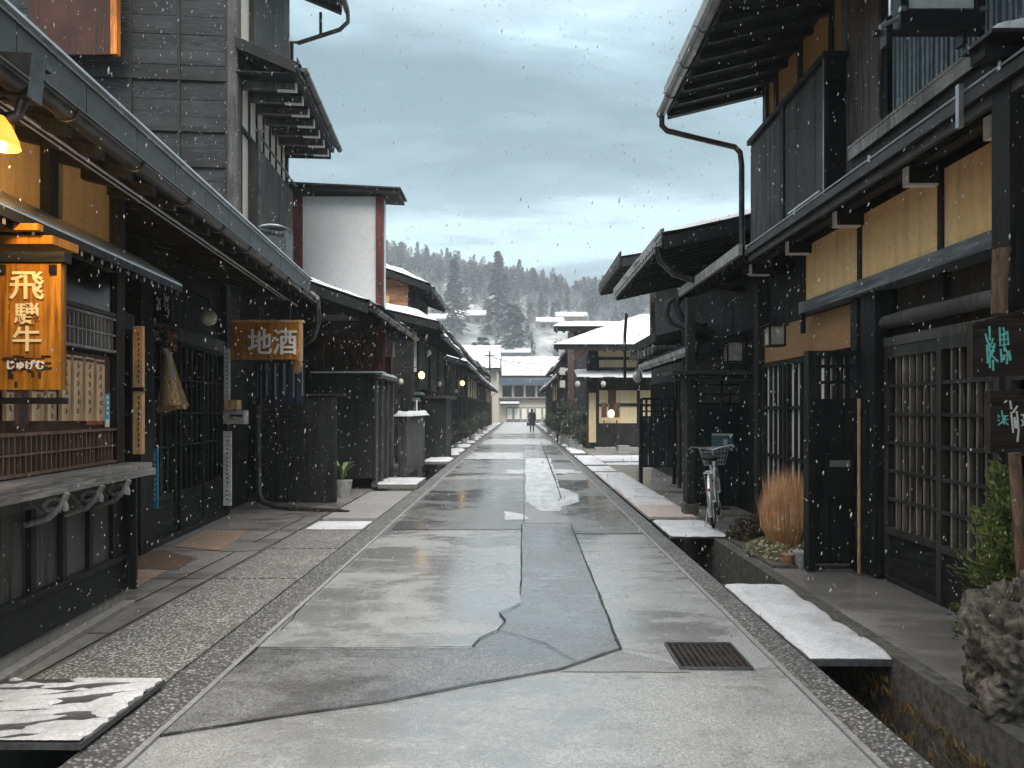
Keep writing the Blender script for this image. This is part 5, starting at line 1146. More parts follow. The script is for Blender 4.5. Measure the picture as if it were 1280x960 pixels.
# udatsu: small snowy roof on a post at the near end
t = thing('snow_capped_post', 'black post carrying a short beam with a snow-capped roof at the top right corner', 'post', P(1271, 700, 3.75))
Dp = 3.75; g = MB(); g.box(xof(1262, Dp), xof(1262, Dp) + .14, Dp, Dp + .14, 1.9, zof(72, Dp)); g.build('post', 'black_wood', t)
g = MB(); g.box(xof(1228, Dp), xof(1224, Dp) + 1.2, Dp - .02, Dp + .1, zof(72, Dp), zof(55, Dp)); g.build('beam', 'black_wood', t)
g = MB(); g.prism([(xof(1221, Dp), zof(55, Dp)), (xof(1217, Dp) + 1.3, zof(55, Dp)), (xof(1217, Dp) + 1.3, zof(50, Dp)), (xof(1221, Dp), zof(50, Dp))], Dp - .12, Dp + .14); rr2 = g.build('roof', 'gutter_metal', t)
g = MB(); 
def capfn(a, b):
    x = xof(1222, Dp) + 1.3 * a; y = Dp - .11 + .24 * b; q = min(a * 6, 1) ** .5; h = .075 * q * (1 + .3 * noise.noise(Vector((x * 9, y * 9, 0)))) if 0 < b < 1 and a > 0 else .0
    return Vector((x, y, zof(50, Dp) + h))
g.grid(capfn, 30, 14); g.build('snow_cover', 'snow', rr2)
g = MB(); g.box(xof(1243, Dp) + .0, xof(1243, Dp) + .03, Dp + .3, Dp + .33, zof(130, Dp), zof(72, Dp)); g.build('strap', 'light_metal', t)
# black framed box sign on the upper wall
Ds = 4.6; c = P(1178, 36, Ds); t = thing('bracket_box', 'black framed box with a pale panel bracketed to the upper wall at the top right', 'sign', c)
g = MB(); g.box(xof(1126, Ds), xof(1232, Ds), Ds, Ds + .1, zof(36, Ds), zof(12, Ds)); g.box(xof(1126, Ds), xof(1136, Ds), Ds, Ds + .1, zof(12, Ds) - .001, zof(-60, Ds)); g.box(xof(1222, Ds), xof(1232, Ds), Ds, Ds + .1, zof(12, Ds) - .001, zof(-60, Ds)); g.build('frame', 'black_metal', t)
g = MB(); g.box(xof(1137, Ds), xof(1221, Ds), Ds + .03, Ds + .09, zof(7, Ds), zof(-60, Ds)); g.build('panel', 'white_paint', t)
g = MB(); g.box(xof(1110, Ds), xof(1118, Ds), Ds + .02, Ds + .1, zof(53, Ds), zof(20, Ds)); g.box(xof(1206, Ds), xof(1212, Ds), Ds + .02, Ds + .1, zof(52, Ds), zof(36, Ds) - .001); g.box(xof(1103, Ds), xof(1245, Ds), Ds + .105, Ds + .13, zof(33, Ds), zof(26, Ds)); g.build('bracket', 'black_metal', t)
g = MB(); g.tube([P(1100, 34, Ds), P(1112, 28, Ds), P(1124, 22, Ds)], .016, 6); g.tube([P(1113, 20, Ds), P(1113, 0, Ds), P(1120, -20, Ds)], .014, 6)
for x in (1130, 1231): c_ = P(x, 10, Ds - .02); g.box(c_.x - .02, c_.x + .02, c_.y, c_.y + .03, c_.z - .015, c_.z + .015)
g.build('fitting', 'light_metal', t)
# hanging boards near right
Dh = 3.7
def rough_board(x0, x1, y0, y1, D, tilt, m='sign_dark'):
    g = MB(); n = 14; top = []; bot = []
    for i in range(n + 1):
        q = i / n; x = xof(x0 + (x1 - x0) * q, D); top.append((x, zof(y0 - tilt * q, D) + .006 * noise.noise(Vector((x * 30, 1, 2))))); bot.append((x, zof(y1 - tilt * .2 * q, D) + .006 * noise.noise(Vector((x * 30, 7, 2)))))
    g.prism(bot + top[::-1], D, D + .05); return g
t = thing('hanging_sign', 'upper dark rough board with two large turquoise brush characters at the right edge', 'sign', P(1250, 470, Dh))
rough_board(1216, 1300, 404, 472, Dh, 22).build('board', 'sign_dark', t)
g = MB(); x0_, y0_ = 1200, 370; k_ = 80 / 698
def px2(p): return P(x0_ + p[0] * k_, y0_ + p[1] * k_, Dh - .001)
def brush(strokes, wd, D, fr_, name, m):
    g = MB()
    for j, s_ in enumerate(strokes):
        pts = [(q.x, q.z) for q in map(fr_, s_)]; g.stroke(pts, wd, lambda a, b, h: Vector((a, D - .0005 * (j % 7) - h, b)))
    g.build(name, m, t)
brush([[(318, 335), (322, 480)], [(272, 415), (295, 500)], [(352, 465), (340, 520), (300, 540)], [(280, 540), (372, 560)], [(285, 590), (368, 600)], [(300, 500), (330, 640), (405, 715)], [(370, 520), (340, 640), (292, 730)], [(322, 640), (322, 780)], [(355, 700), (358, 810)], [(290, 560), (300, 720)]], .0085, Dh - .002, px2, 'brush_writing', 'teal_paint')
brush([[(428, 345), (436, 520)], [(465, 345), (485, 420)], [(430, 430), (515, 400)], [(510, 385), (520, 520)], [(430, 480), (520, 470)], [(425, 540), (525, 525)], [(470, 430), (475, 600)], [(440, 580), (450, 720)], [(480, 560), (520, 640), (505, 740)], [(450, 650), (540, 640)], [(530, 600), (545, 700)], [(450, 700), (480, 660)]], .0085, Dh - .002, px2, 'brush_writing', 'teal_paint')
t = thing('hanging_sign', 'lower dark board with a tall white brush character at the right edge', 'sign', P(1260, 566, Dh))
rough_board(1238, 1310, 489, 566, Dh, 4).build('board', 'sign_dark', t)
x0_, y0_, k_ = 1220, 480, 60 / 576
brush([[(405, 205), (420, 300)], [(490, 265), (440, 340)], [(415, 340), (430, 480), (440, 580)], [(480, 330), (490, 400), (505, 560), (490, 690)], [(455, 400), (460, 520)], [(470, 440), (475, 530)], [(535, 370), (576, 370)], [(545, 430), (570, 480), (545, 500)], [(560, 370), (575, 420)]], .008, Dh - .002, px2, 'brush_writing', 'letter_white')
brush([[(262, 375), (268, 400)], [(258, 430), (275, 440)], [(262, 495), (290, 465)], [(300, 320), (320, 400), (330, 480)], [(300, 385), (375, 380)], [(310, 430), (375, 425)], [(345, 380), (330, 440), (375, 490)], [(300, 470), (320, 440)]], .006, Dh - .002, px2, 'brush_writing', 'teal_paint')
g = MB(); a = P(1243, 388, 3.8); b = P(1254, 312, 3.8); g.tube([a + Vector((.03, 0, -.02)), a.lerp(b, .5) + Vector((.012, 0, 0)), b], .042, 14, r2=.052); tag(g.build('log_stub', 'bark'), 'short upright bark-covered log above the turquoise lettered board', 'log')
g = MB(); g.tube([P(1268, 566, 3.55), P(1274, 640, 3.55), P(1283, 760, 3.55)], .028, 10, r2=.035); tag(g.build('sign_pole', 'bark'), 'reddish bark pole carrying the two lettered boards at the right edge', 'pole')
# cypress, rock
c = Vector((xof(1252, 3.85), 3.85, .082)); t = thing('cypress_shrub', 'bright green cypress shrub at the right edge behind the rough rock', 'shrub', c)
g = MB(); rr = random.Random(5)
for i in range(150):
    q = rr.random(); z = .12 + .98 * q; a = rr.uniform(0, 2 * PI); rad = (.25 * (1 - q) ** .7 + .05) * rr.uniform(.5, 1.15); base_ = c + Vector((.04 * q, 0, z)); tip = base_ + Vector((math.cos(a) * rad, math.sin(a) * rad, rr.uniform(.0, .16)))
    for k in range(60):
        s_ = rr.random() ** .6; p = base_.lerp(tip, s_) + Vector((rr.gauss(0, .018), rr.gauss(0, .018), rr.gauss(0, .018))); d = (tip - base_).normalized() + Vector((rr.gauss(0, .5), rr.gauss(0, .5), rr.gauss(.2, .5))); d.normalize(); d *= rr.uniform(.012, .028); n_ = d.cross(Vector((rr.random(), rr.random(), rr.random()))).normalized() * .005
        g.add([p - d - n_, p + n_ * 1.4, p + d, p - n_ * 1.4], [(0, 1, 2, 3)])
g.build('foliage', 'cypress', t); g = MB(); g.tube([c, c + Vector((.02, 0, .5)), c + Vector((.04, 0, 1.0))], .03, 8, r2=.01); g.build('trunk', 'bark', t)
c = Vector((xof(1272, 3.35) + .12, 3.42, .35)); g = MB()
def rockfn(a, b):
    th = PI * b; ph = 2 * PI * a; d = Vector((math.sin(th) * math.cos(ph), math.sin(th) * math.sin(ph), math.cos(th)))
    q = 1 + .36 * noise.noise(d * 1.6 + Vector((4, 1, 7))) + .16 * noise.noise(d * 4 + Vector((1, 1, 7))) - .30 * max(0, noise.noise(d * 5.5 + Vector((9, 2, 2))) - .12) * 2 + .09 * noise.noise(d * 9) + .035 * noise.noise(d * 22) + .012 * noise.noise(d * 50)
    p = Vector((d.x * .27, d.y * .26, d.z * .40)) * q; p.z = max(p.z, -.268); return c + p
g.grid(rockfn, 190, 150, True); o = g.build('rock', 'rock'); tag(o, 'rough pitted brown rock standing on the pavement edge at the lower right', 'rock')

# planter zone: dry grass etc.
c = R.w(2.83, 7.2, .10); t = thing('dry_grass', 'upright sheaf of rust-orange dry ornamental grass beside the black screen', 'grass clump', c)
g = MB(); rr = random.Random(8)
for i in range(2300):
    a = rr.uniform(0, 2 * PI); q = rr.random() ** .5; b0 = c + Vector((math.cos(a) * .10 * q, math.sin(a) * .1 * q, 0)); h = rr.uniform(.55, .98); sp = .165 * q * (1.15 if h < .75 else .85); h *= 1 - .12 * q
    md = b0 + Vector((math.cos(a) * sp * .95, math.sin(a) * sp * .9, h * .5)); tp = b0 + Vector((math.cos(a) * sp * 1.05 + rr.gauss(0, .02), math.sin(a) * sp + rr.gauss(0, .02), h)); n_ = Vector((rr.uniform(-1, 1), rr.uniform(-1, 1), 0)).normalized() * .0028
    g.add([b0 - n_, b0 + n_, md + n_, md - n_, tp], [(0, 1, 2, 3), (3, 2, 4)])
g.build('blades', 'pampas', t)
g = MB(); foliage(g, R.w(2.72, 7.9, .12), .32, .30, .28, 2600, .022); o = g.build('low_shrub', 'brownish_leaf' if 'brownish_leaf' in M else (leaf('brownish_leaf', (.03, .028, .02), (.12, .09, .05), 9), 'brownish_leaf')[1]); tag(o, 'low dark brownish shrub between the bicycle and the dry grass', 'shrub')
g = MB()
for (u, v, r) in ((2.62, 6.9, .2), (2.78, 6.75, .17), (2.5, 7.15, .16), (2.66, 7.25, .18)): foliage(g, R.w(u, v, .10), r, r, .17, 900, .02, flat=.5)
o = g.build('variegated_plant', 'variegated'); tag(o, 'cream and green variegated leafy plant in front of the dry grass', 'plant')
for i, (u, v, m_, lab, s_) in enumerate(((2.72, 6.58, 'grey_pot', 'small pale grey stone pot at the foot of the variegated plant', .07), (2.60, 6.62, 'pot', 'small terracotta pot by the black screen', .055))):
    c = R.w(u, v, .083); g = MB(); g.tube([c, c + Vector((0, 0, s_ * 2))], s_ * .8, 14, r2=s_ * 1.1); g.tube([c + Vector((0, 0, s_ * 2)), c + Vector((0, 0, s_ * 2.25))], s_ * 1.2, 14); tag(g.build('pot', m_), lab, 'pot')
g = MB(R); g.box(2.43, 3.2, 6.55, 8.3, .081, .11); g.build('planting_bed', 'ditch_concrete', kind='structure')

# bicycle (built nose-first along +Y, then turned)
bb = R.w(2.46, 8.62, .106); ang = math.radians(-20); ca, sa = math.cos(ang), math.sin(ang); lean = math.radians(-4)
def B(x, y, z):        # x sideways, y forward, z up
    x2 = x * math.cos(lean) + z * math.sin(lean); z2 = z * math.cos(lean) - x * math.sin(lean); return bb + Vector((x2 * ca - y * sa, x2 * sa + y * ca, z2))
t = thing('bicycle', 'white city bicycle with a front basket parked facing away beside the right wall', 'bicycle', bb)
def wheel(y, R_, ax=(1, 0, 0), name='wheel'):
    c = B(0, y, R_ + .01); axis = (B(1, y, R_) - B(0, y, R_)); g = MB(); g.ring(c, axis, R_ - .018, .020, 36, 8); w_o = g.build(name, 'rubber', t)
    g = MB(); g.ring(c, axis, R_ - .045, .010, 36, 6); g.tube([c - axis * .04, c + axis * .04], .02, 8)
    a_ = axis.cross(Vector((0, 0, 1))).normalized(); b_ = axis.cross(a_)
    for k in range(18): an = 2 * PI * k / 18; g.tube([c + axis * (.02 if k % 2 else -.02), c + (a_ * math.cos(an) + b_ * math.sin(an)) * (R_ - .05)], .002, 4, False)
    g.build('rim', 'light_metal', w_o); 
    g = MB(); pts = [c + (a_ * math.cos(q) + b_ * math.sin(q)) * (R_ + .022) for q in [(-.15 - PI * .85 * i / 10) for i in range(11)]]
    return c, a_, b_, axis
cr, a_, b_, axr = wheel(0, .325); cf, _, _, axf = wheel(1.06, .325)
def arc(y, R_, q0, q1, n=14): return [B(0, y + R_ * math.cos(q0 + (q1 - q0) * i / n), .335 + R_ * math.sin(q0 + (q1 - q0) * i / n)) for i in range(n + 1)]
def mud(y, q0, q1, nm):
    g = MB(); n = 16; vs = []
    for i in range(n + 1):
        q = q0 + (q1 - q0) * i / n
        for x, r in ((-.028, .345), (-.018, .357), (.018, .357), (.028, .345)): vs.append(B(x, y + r * math.cos(q), .335 + r * math.sin(q)))
    g.add(vs, [(i * 4 + k, i * 4 + k + 1, i * 4 + k + 5, i * 4 + k + 4) for i in range(n) for k in range(3)], True); g.build(nm, 'light_metal', t)
mud(0, math.radians(40), math.radians(205), 'rear_mudguard'); mud(1.06, math.radians(20), math.radians(150), 'front_mudguard')
g = MB(); BBk = B(0, .45, .29); sp_ = B(0, .26, .78); hd = B(0, .88, .80); hb = B(0, .92, .60)
g.tube([BBk, sp_], .017); g.tube([BBk, B(0, .68, .36), hb], .02); g.tube([B(0, .36, .52), B(0, .6, .44), B(0, .90, .68)], .017); g.tube([hb, hd], .02)
for sx in (-1, 1): g.tube([B(.05 * sx, 0, .335), BBk], .010, 6); g.tube([B(.05 * sx, 0, .335), B(0, .29, .68)], .009, 6); g.tube([hb, B(.045 * sx, .94, .52), B(.045 * sx, 1.06, .335)], .012, 6)
g.build('frame', 'bike_white', t)
g = MB(); g.tube([hd, B(0, .85, .93)], .013); g.tube([B(-.30, .62, .97), B(-.27, .72, 1.0), B(-.15, .84, .98), B(0, .86, .94), B(.15, .84, .98), B(.27, .72, 1.0), B(.30, .62, .97)], .012); g.build('handlebar', 'light_metal', t)
for sx in (-1, 1): g = MB(); g.tube([B(.30 * sx, .62, .97), B(.305 * sx, .52, .955)], .017); g.build('grip', 'rubber', t); g = MB(); g.tube([B(.29 * sx, .66, .975), B(.24 * sx, .60, .95), B(.27 * sx, .53, .93)], .006, 6); g.build('brake_lever', 'light_metal', t)
g = MB(); g.tube([sp_, B(0, .245, .84)], .012); g.ball(B(0, .22, .87), .10, .13, .045); g.ball(B(0, .36, .87), .04, .10, .03); g.build('saddle', 'rubber', t)
g = MB(); 
for z in (.72, .78, .84, .90, .96):
    w0 = .14 + (z - .72) * .25; y0, y1 = .98, 1.22 + (z - .72) * .2; q = [B(-w0, y0, z), B(w0, y0, z), B(w0, y1, z), B(-w0, y1, z), B(-w0, y0, z)]; g.tube(q, .004 if z < .95 else .008, 4)
for k in range(9):
    f = -1 + 2 * k / 8
    g.tube([B(f * .14, .98, .72), B(f * .20, .98, .96)], .003, 4); g.tube([B(f * .14, 1.22, .72), B(f * .20, 1.27, .96)], .003, 4); g.tube([B(f * .14, .98, .72), B(f * .14, 1.22, .72)], .003, 4)
for k in range(6): y = .98 + .24 * k / 5; g.tube([B(-.14, y, .72), B(-.20, y + .03 * k / 5, .96)], .003, 4); g.tube([B(.14, y, .72), B(.20, y + .03 * k / 5, .96)], .003, 4)
g.build('basket', 'light_metal', t)
g = MB(); 
for sx in (-1, 1): g.tube([B(.06 * sx, .2, .70), B(.06 * sx, -.2, .71)], .006, 6); g.tube([B(.06 * sx, -.15, .71), B(.05 * sx, 0, .335)], .005, 6)
for y in (.15, .0, -.2): g.tube([B(-.06, y, .71), B(.06, y, .71)], .006, 6)
g.build('rear_rack', 'light_metal', t)
g = MB(); g.tube([B(-.04, .05, .33), B(-.10, -.08, .01)], .009, 6); g.build('kickstand', 'light_metal', t)
g = MB(); g.ring(BBk + (B(.05, .45, .29) - BBk), axr, .09, .006, 24, 5); g.tube([B(.06, .45, .29), B(.08, .45 + .12, .17)], .009, 6); g.tube([B(-.06, .45, .29), B(-.08, .45 - .12, .41)], .009, 6); g.build('crank', 'light_metal', t)
for sx, dy, z in ((1, .12, .17), (-1, -.12, .41)): g = MB(); p = B(.12 * sx, .45 + dy, z); g.box(p.x - .045, p.x + .045, p.y - .04, p.y + .04, p.z - .012, p.z + .012); g.build('pedal', 'rubber', t)
g = MB(); p = B(0, -.36, .52); g.ball(p, .016, .012, .02); g.build('reflector', 'cloth_red', t)
# board and notice behind the bicycle
Dn = 10.6; t = thing('boarded_screen', 'dark green-black boarded screen behind the bicycle', 'screen', P(905, 640, Dn))
g = MB(); xplanks(g, W0, Dn, xof(870, Dn), xof(934, Dn), .12, zof(505, Dn), -1, .15, .012, False, 3); g.box(xof(870, Dn), xof(934, Dn), Dn, Dn + .05, .1, zof(504, Dn)); wood('greenish_black', (.012, .02, .02), .5); g.build('boards', 'greenish_black', t)
g = MB()
for x in (868, 900, 932): g.box(xof(x, Dn), xof(x + 3, Dn), Dn - .03, Dn + .06, .1, zof(465, Dn))
for y in (468, 480, 492, 503): g.box(xof(868, Dn), xof(935, Dn), Dn - .025, Dn + .05, zof(y + 2, Dn), zof(y, Dn))
g.build('frame', 'black_wood', t)
a = P(903, 562, 10.4); t = thing('wall_notice', 'pale teal notice sheet with a white mark above the bicycle basket', 'notice', a); g = MB(); g.box(xof(890, 10.4), xof(916, 10.4), 10.4, 10.42, a.z, zof(543, 10.4)); rough_mat('teal_sheet', (.10, .20, .23), .5); g.build('sheet', 'teal_sheet', t)
g = MB(); g.box(xof(904, 10.4), xof(909, 10.4), 10.39, 10.399, zof(556, 10.4), zof(549, 10.4)); g.box(xof(890, 10.4), xof(916, 10.4), 10.385, 10.399, zof(544.5, 10.4), zof(542, 10.4)); g.build('white_mark', 'white_paint', t)
# gate roof on post
Dg = 9.7; t = thing('gate_canopy', 'thin flat canopy on a dark post over the entrance beside the bicycle', 'canopy', P(864, 655, Dg))
g = MB(); g.box(xof(859, Dg), xof(869, Dg), Dg, Dg + .12, .085, 3.2); g.build('post', 'dark_wood', t)
g = MB(); g.box(xof(855, Dg), xof(873, Dg), Dg - .03, Dg + .16, .084, .26); g.build('stone_base', 'ditch_concrete', t)
g = MB(); g.box(xof(838, Dg), xof(940, Dg), Dg - .15, Dg + .5, zof(468, Dg), zof(464, Dg)); g.build('roof', 'fascia_metal', t); g = MB(); g.box(xof(842, Dg), xof(938, Dg), Dg - .1, Dg + .4, zof(474, Dg), zof(468.3, Dg)); g.build('beam', 'black_wood', t)
g = MB(R); g.wtube([(2.62, 11.15, 3.42), (2.58, 11.2, 3.3), (2.66, 11.2, 3.1), (2.95, 11.2, 2.95), (3.2, 11.25, 2.85)], .06, 10); g.wtube([(2.64, 11.15, 3.46), (2.45, 11.2, 3.35), (2.42, 11.2, 3.15), (2.5, 11.2, 3.0), (2.72, 11.2, 2.9), (2.74, 11.2, .1)], .045, 10); tag(g.build('downpipe', 'fascia_metal'), 'fat curving drain pipe below the end of the right pent roof', 'pipe')
# lower eaves in front of house 3
t = thing('bracketed_house', 'dark house behind the bicycle with tiled roof, snow on its ridge and bracketed lower eaves', 'building', R.w(3.5, 12, .08))
g = MB(R); g.box(3.45, 9, 10.7, 14.7, .085, 4.55); g.build('wall', 'black_wood', t)
roof(t, R, 1, 2.12, 4.02, 5.2, 4.70, 9.95, 14.75, .06, .17, rafters=.34, name='roof', fascia=.16, gutter=False)
g = MB(R); v = 10
while v < 14.7: g.box(2.085, 2.10, v, v + .34, 4.02, 4.25); v += .36
g.build('fascia', 'pale_fascia', t)
roof(t, R, 1, 2.62, 2.46, 3.45, 2.72, 10.0, 14.4, .05, 0, tiles=False, rafters=.4, name='pent_roof', gutter=True)
g = MB(R); g.box(2.52, 2.56, 10.0, 14.4, 2.42, 2.54); g.build('pent_fascia', 'pale_fascia', t)
roof(t, R, 1, 2.5, 2.86, 3.45, 3.1, 12.4, 15.2, .05, 0, tiles=False, rafters=.25, name='bracketed_eave', gutter=False)
for i in range(8): v = 12.5 + i * .36; g = MB(R); g.box(2.456, 2.9, v, v + .06, 2.72, 2.78); g.box(2.44, 2.455, v - .01, v + .07, 2.62, 2.8); g.build('bracket_arm', 'pale_grey_wood', t)
lattice(t, R, 3.45, 11, 12.8, .4, 2.3, -1, 14, (.5,)); lattice(t, R, 3.45, 12.9, 14.5, .4, 2.3, -1, 12, (.5,))
g = MB(R); g.wtube([(2.05, 10.1, 4.0), (2.1, 10.1, 3.8), (2.3, 10.1, 3.6), (2.9, 10.2, 3.45), (3.4, 10.3, 3.4)], .05, 10); g.build('downpipe', 'gutter_metal', t)
t = thing('tilted_eave_house', 'dark house with the steepest-looking tiled eave beyond the snow-ridged roof on the right', 'building', R.w(3.6, 16, .08))
g = MB(R); g.box(3.5, 9, 14.8, 18.0, .085, 5.0); g.build('wall', 'black_wood', t)
roof(t, R, 1, 2.2, 4.72, 5.0, 5.25, 14.6, 18.3, .07, .12, rafters=.34, name='roof', fascia=.2, gutter=False)
g = MB(R); v = 14.65
while v < 18.2: g.box(2.165, 2.18, v, v + .36, 4.72, 4.98); v += .38
g.build('fascia', 'fascia_metal', t)
lattice(t, R, 3.5, 15, 17.8, .4, 2.3, -1, 18, (.5,))
g = MB(); g.tube([P(783, 392, 16), P(781, 420, 16), P(781, 480, 16)], .035, 8); g.build('downpipe', 'black_metal', t)
g = MB(R); g.box(2.9, 3.0, 15, 15.1, 2.9, 4.6); g.build('strut', 'pale_grey_wood', t)
# free-standing black gate panel
Dk = 13.9; a = P(822, 603, Dk); t = thing('wooden_gate', 'free-standing black panel gate on legs with small openings along its top', 'gate', a)
xl, xr = xof(799, Dk), xof(845, Dk)
g = MB(); xplanks(g, W0, Dk, xl + .05, xr - .05, zof(582, Dk), zof(521, Dk), -1, .12, .01, False, 2); g.build('boards', 'greenish_black', t)
g = MB(); g.box(xl, xl + .07, Dk - .03, Dk + .06, .085, zof(498, Dk)); g.box(xr - .07, xr, Dk - .03, Dk + .06, .085, zof(498, Dk)); g.box(xl + .07, xr - .07, Dk - .02, Dk + .05, zof(500, Dk), zof(497, Dk)); g.box(xl + .07, xr - .07, Dk - .02, Dk + .05, zof(522, Dk), zof(520, Dk)); g.box(xl + .07, xr - .07, Dk - .02, Dk + .05, zof(584, Dk), zof(581, Dk)); g.build('frame', 'black_wood', t)
g = MB()
for i in range(1, 5): x = xl + (xr - xl) * i / 5; g.box(x - .02, x + .02, Dk - .01, Dk + .04, zof(520, Dk), zof(500, Dk))
for y in (507, 514): g.box(xl + .07, xr - .07, Dk - .015, Dk + .045, zof(y + 1, Dk), zof(y - 1, Dk))
g.build('lattice', 'black_wood', t)
g = MB(); g.tube([P(849, 610, 12.6), P(849, 530, 12.6), P(848, 512, 12.6)], .04, 8); tag(g.build('grey_post', 'fascia_metal'), 'slim light grey post beside the black panel gate', 'post')
lantern(797, 471, 15.0, 'round white lamp under the bracketed eaves on the right', False, .11)
# ============================================================ cream-walled townhouse
Dc = 26.6; t = thing('cream_townhouse', 'townhouse facing us with cream wall panels, dark base boards and a broad snowy roof', 'building', P(790, 560, Dc))
xl = xof(735, Dc)
g = MB(); g.box(xl, xl + 9, Dc + .02, Dc + 8, .085, 3.9); g.build('wall', 'black_wood', t)
g = MB(); cx_ = lambda p: xof(p, Dc); cz = lambda y: zof(y, Dc)
for x0_, x1_, y0_, y1_ in ((736, 745, 491, 553), (749, 760, 488, 505), (749, 796, 508, 529), (770, 796, 488, 504), (800, 830, 488, 529), (748, 800, 438, 446), (748, 800, 450, 459)):
    g.box(cx_(x0_), cx_(x1_), Dc - .0, Dc + .019, cz(y1_), cz(y0_))
g.build('plaster', 'plaster_cream', t)
g = MB()
for x in (733, 746, 797): g.box(cx_(x), cx_(x + 2.6), Dc - .06, Dc + .0, .09, 3.7)
g.box(cx_(746), cx_(830), Dc - .05, Dc - .001, cz(507.6), cz(505)); g.build('timber_frame', 'dark_wood', t)
g = MB(); xplanks(g, W0, Dc, cx_(748), cx_(830), .12, cz(530), -1, .3, .03, False, 4); g.build('base_boards', 'dark_wood', t)
g = MB(); g.box(cx_(760.5), cx_(769), Dc - .04, Dc + .018, cz(519), cz(487)); g.build('door_shutter', 'brown_wood', t)
# roof pieces facing us
def froof(x0, x1, ye, ze, yt, zt, th, snow, name, xs=0):
    g = MB(); g.add([Vector(p) for p in [(x0, ye, ze), (x1, ye, ze), (x1, yt, zt), (x0 + xs, yt, zt), (x0, ye, ze + th), (x1, ye, ze + th), (x1, yt, zt + th), (x0 + xs, yt, zt + th)]], [(0, 1, 2, 3), (4, 5, 6, 7), (0, 1, 5, 4), (1, 2, 6, 5), (2, 3, 7, 6), (3, 0, 4, 7)])
    n = int((x1 - x0) / .35)
    for i in range(n): x = x0 + .1 + i * .35; g.add([Vector(p) for p in [(x, ye, ze - .08), (x + .07, ye, ze - .08), (x + .07, ye + 1.4, ze - .08 + 1.4 * (zt - ze) / (yt - ye)), (x, ye + 1.4, ze - .08 + 1.4 * (zt - ze) / (yt - ye)), (x, ye, ze), (x + .07, ye, ze), (x + .07, ye + 1.4, ze + 1.4 * (zt - ze) / (yt - ye)), (x, ye + 1.4, ze + 1.4 * (zt - ze) / (yt - ye))]], [(0, 1, 2, 3), (4, 5, 6, 7), (0, 1, 5, 4), (1, 2, 6, 5), (2, 3, 7, 6), (3, 0, 4, 7)])
    r = g.build(name, 'black_wood', t)
    g = MB(); g.grid(lambda a, b: Vector((x0 - .05 + xs * b + (x1 + .05 - x0 - xs * b) * a + .04 * noise.noise(Vector((b * 9, 1, 2))), ye - .06 + (yt - ye + .06) * b, ze + th + (zt - ze) * b + (snow * (.8 + .5 * noise.noise(Vector((a * 11, b * 6, 1)))) if (0 < a < 1 and b > 0) else -.02))), 30, 14); g.build('snow_cover', 'snow', r)
    return r
froof(xof(692, 25.6), xof(900, 25.6), 25.4, zof(437, 25.4), 31.5, zof(437, 25.4) + 1.9, .22, .07, 'roof', xs=4.3)
froof(xof(722, 26), xof(860, 26), 25.7, 2.75, 26.9, 3.1, .08, .03, 'pent_roof')
t = thing('roof_behind', 'taller house roof edge with snow showing above the cream townhouse', 'building', Vector((5, 35, 0)))
g = MB(); g.box(2.9, 12, 32, 35.6, .085, 5.6); g.build('wall', 'brown_wood', t); froof(xof(691, 32), 12, 31.2, zof(414, 31.2), 35.6, zof(408, 31.2) + .5, .25, .08, 'roof', xs=.5)
lantern(764, 517, 26.2, 'lit white paper lantern in front of the cream wall', True, .13, None, 'lantern_lit')
lantern(754, 480, 25.6, 'round pale lamp under the cream townhouse pent roof', False, .10)
lantern(722, 480, 25.6, 'pale lamp at the left end of the cream townhouse pent roof', False, .10)
for px, lab in ((755, 'left'), (771, 'right')): 
    a = P(px, 558, 26.0); t = thing('planted_sign_post', 'thin wooden stake sign before the base boards of the cream wall, %s of two' % lab, 'sign', Vector((a.x, 26, .085))); g = MB(); g.box(a.x - .02, a.x + .02, 25.98, 26.02, .085, zof(525, 26)); g.build('stake', 'dark_wood', t); g = MB(); g.box(a.x - .10, a.x + .10, 25.95, 25.98, zof(522, 26), zof(503, 26)); g.build('board', 'brown_wood', t)
t = thing('stone_step', 'pale stone step at the foot of the cream townhouse wall', 'step', P(775, 562, 25.7)); g = MB(); g.box(xof(772, 25.7), xof(786, 25.7), 25.4, 25.9, .082, .25); g.box(xof(745, 25.7), xof(800, 25.7), 25.91, 26.3, .081, .16); g.build('stone', 'kerb_concrete', t)
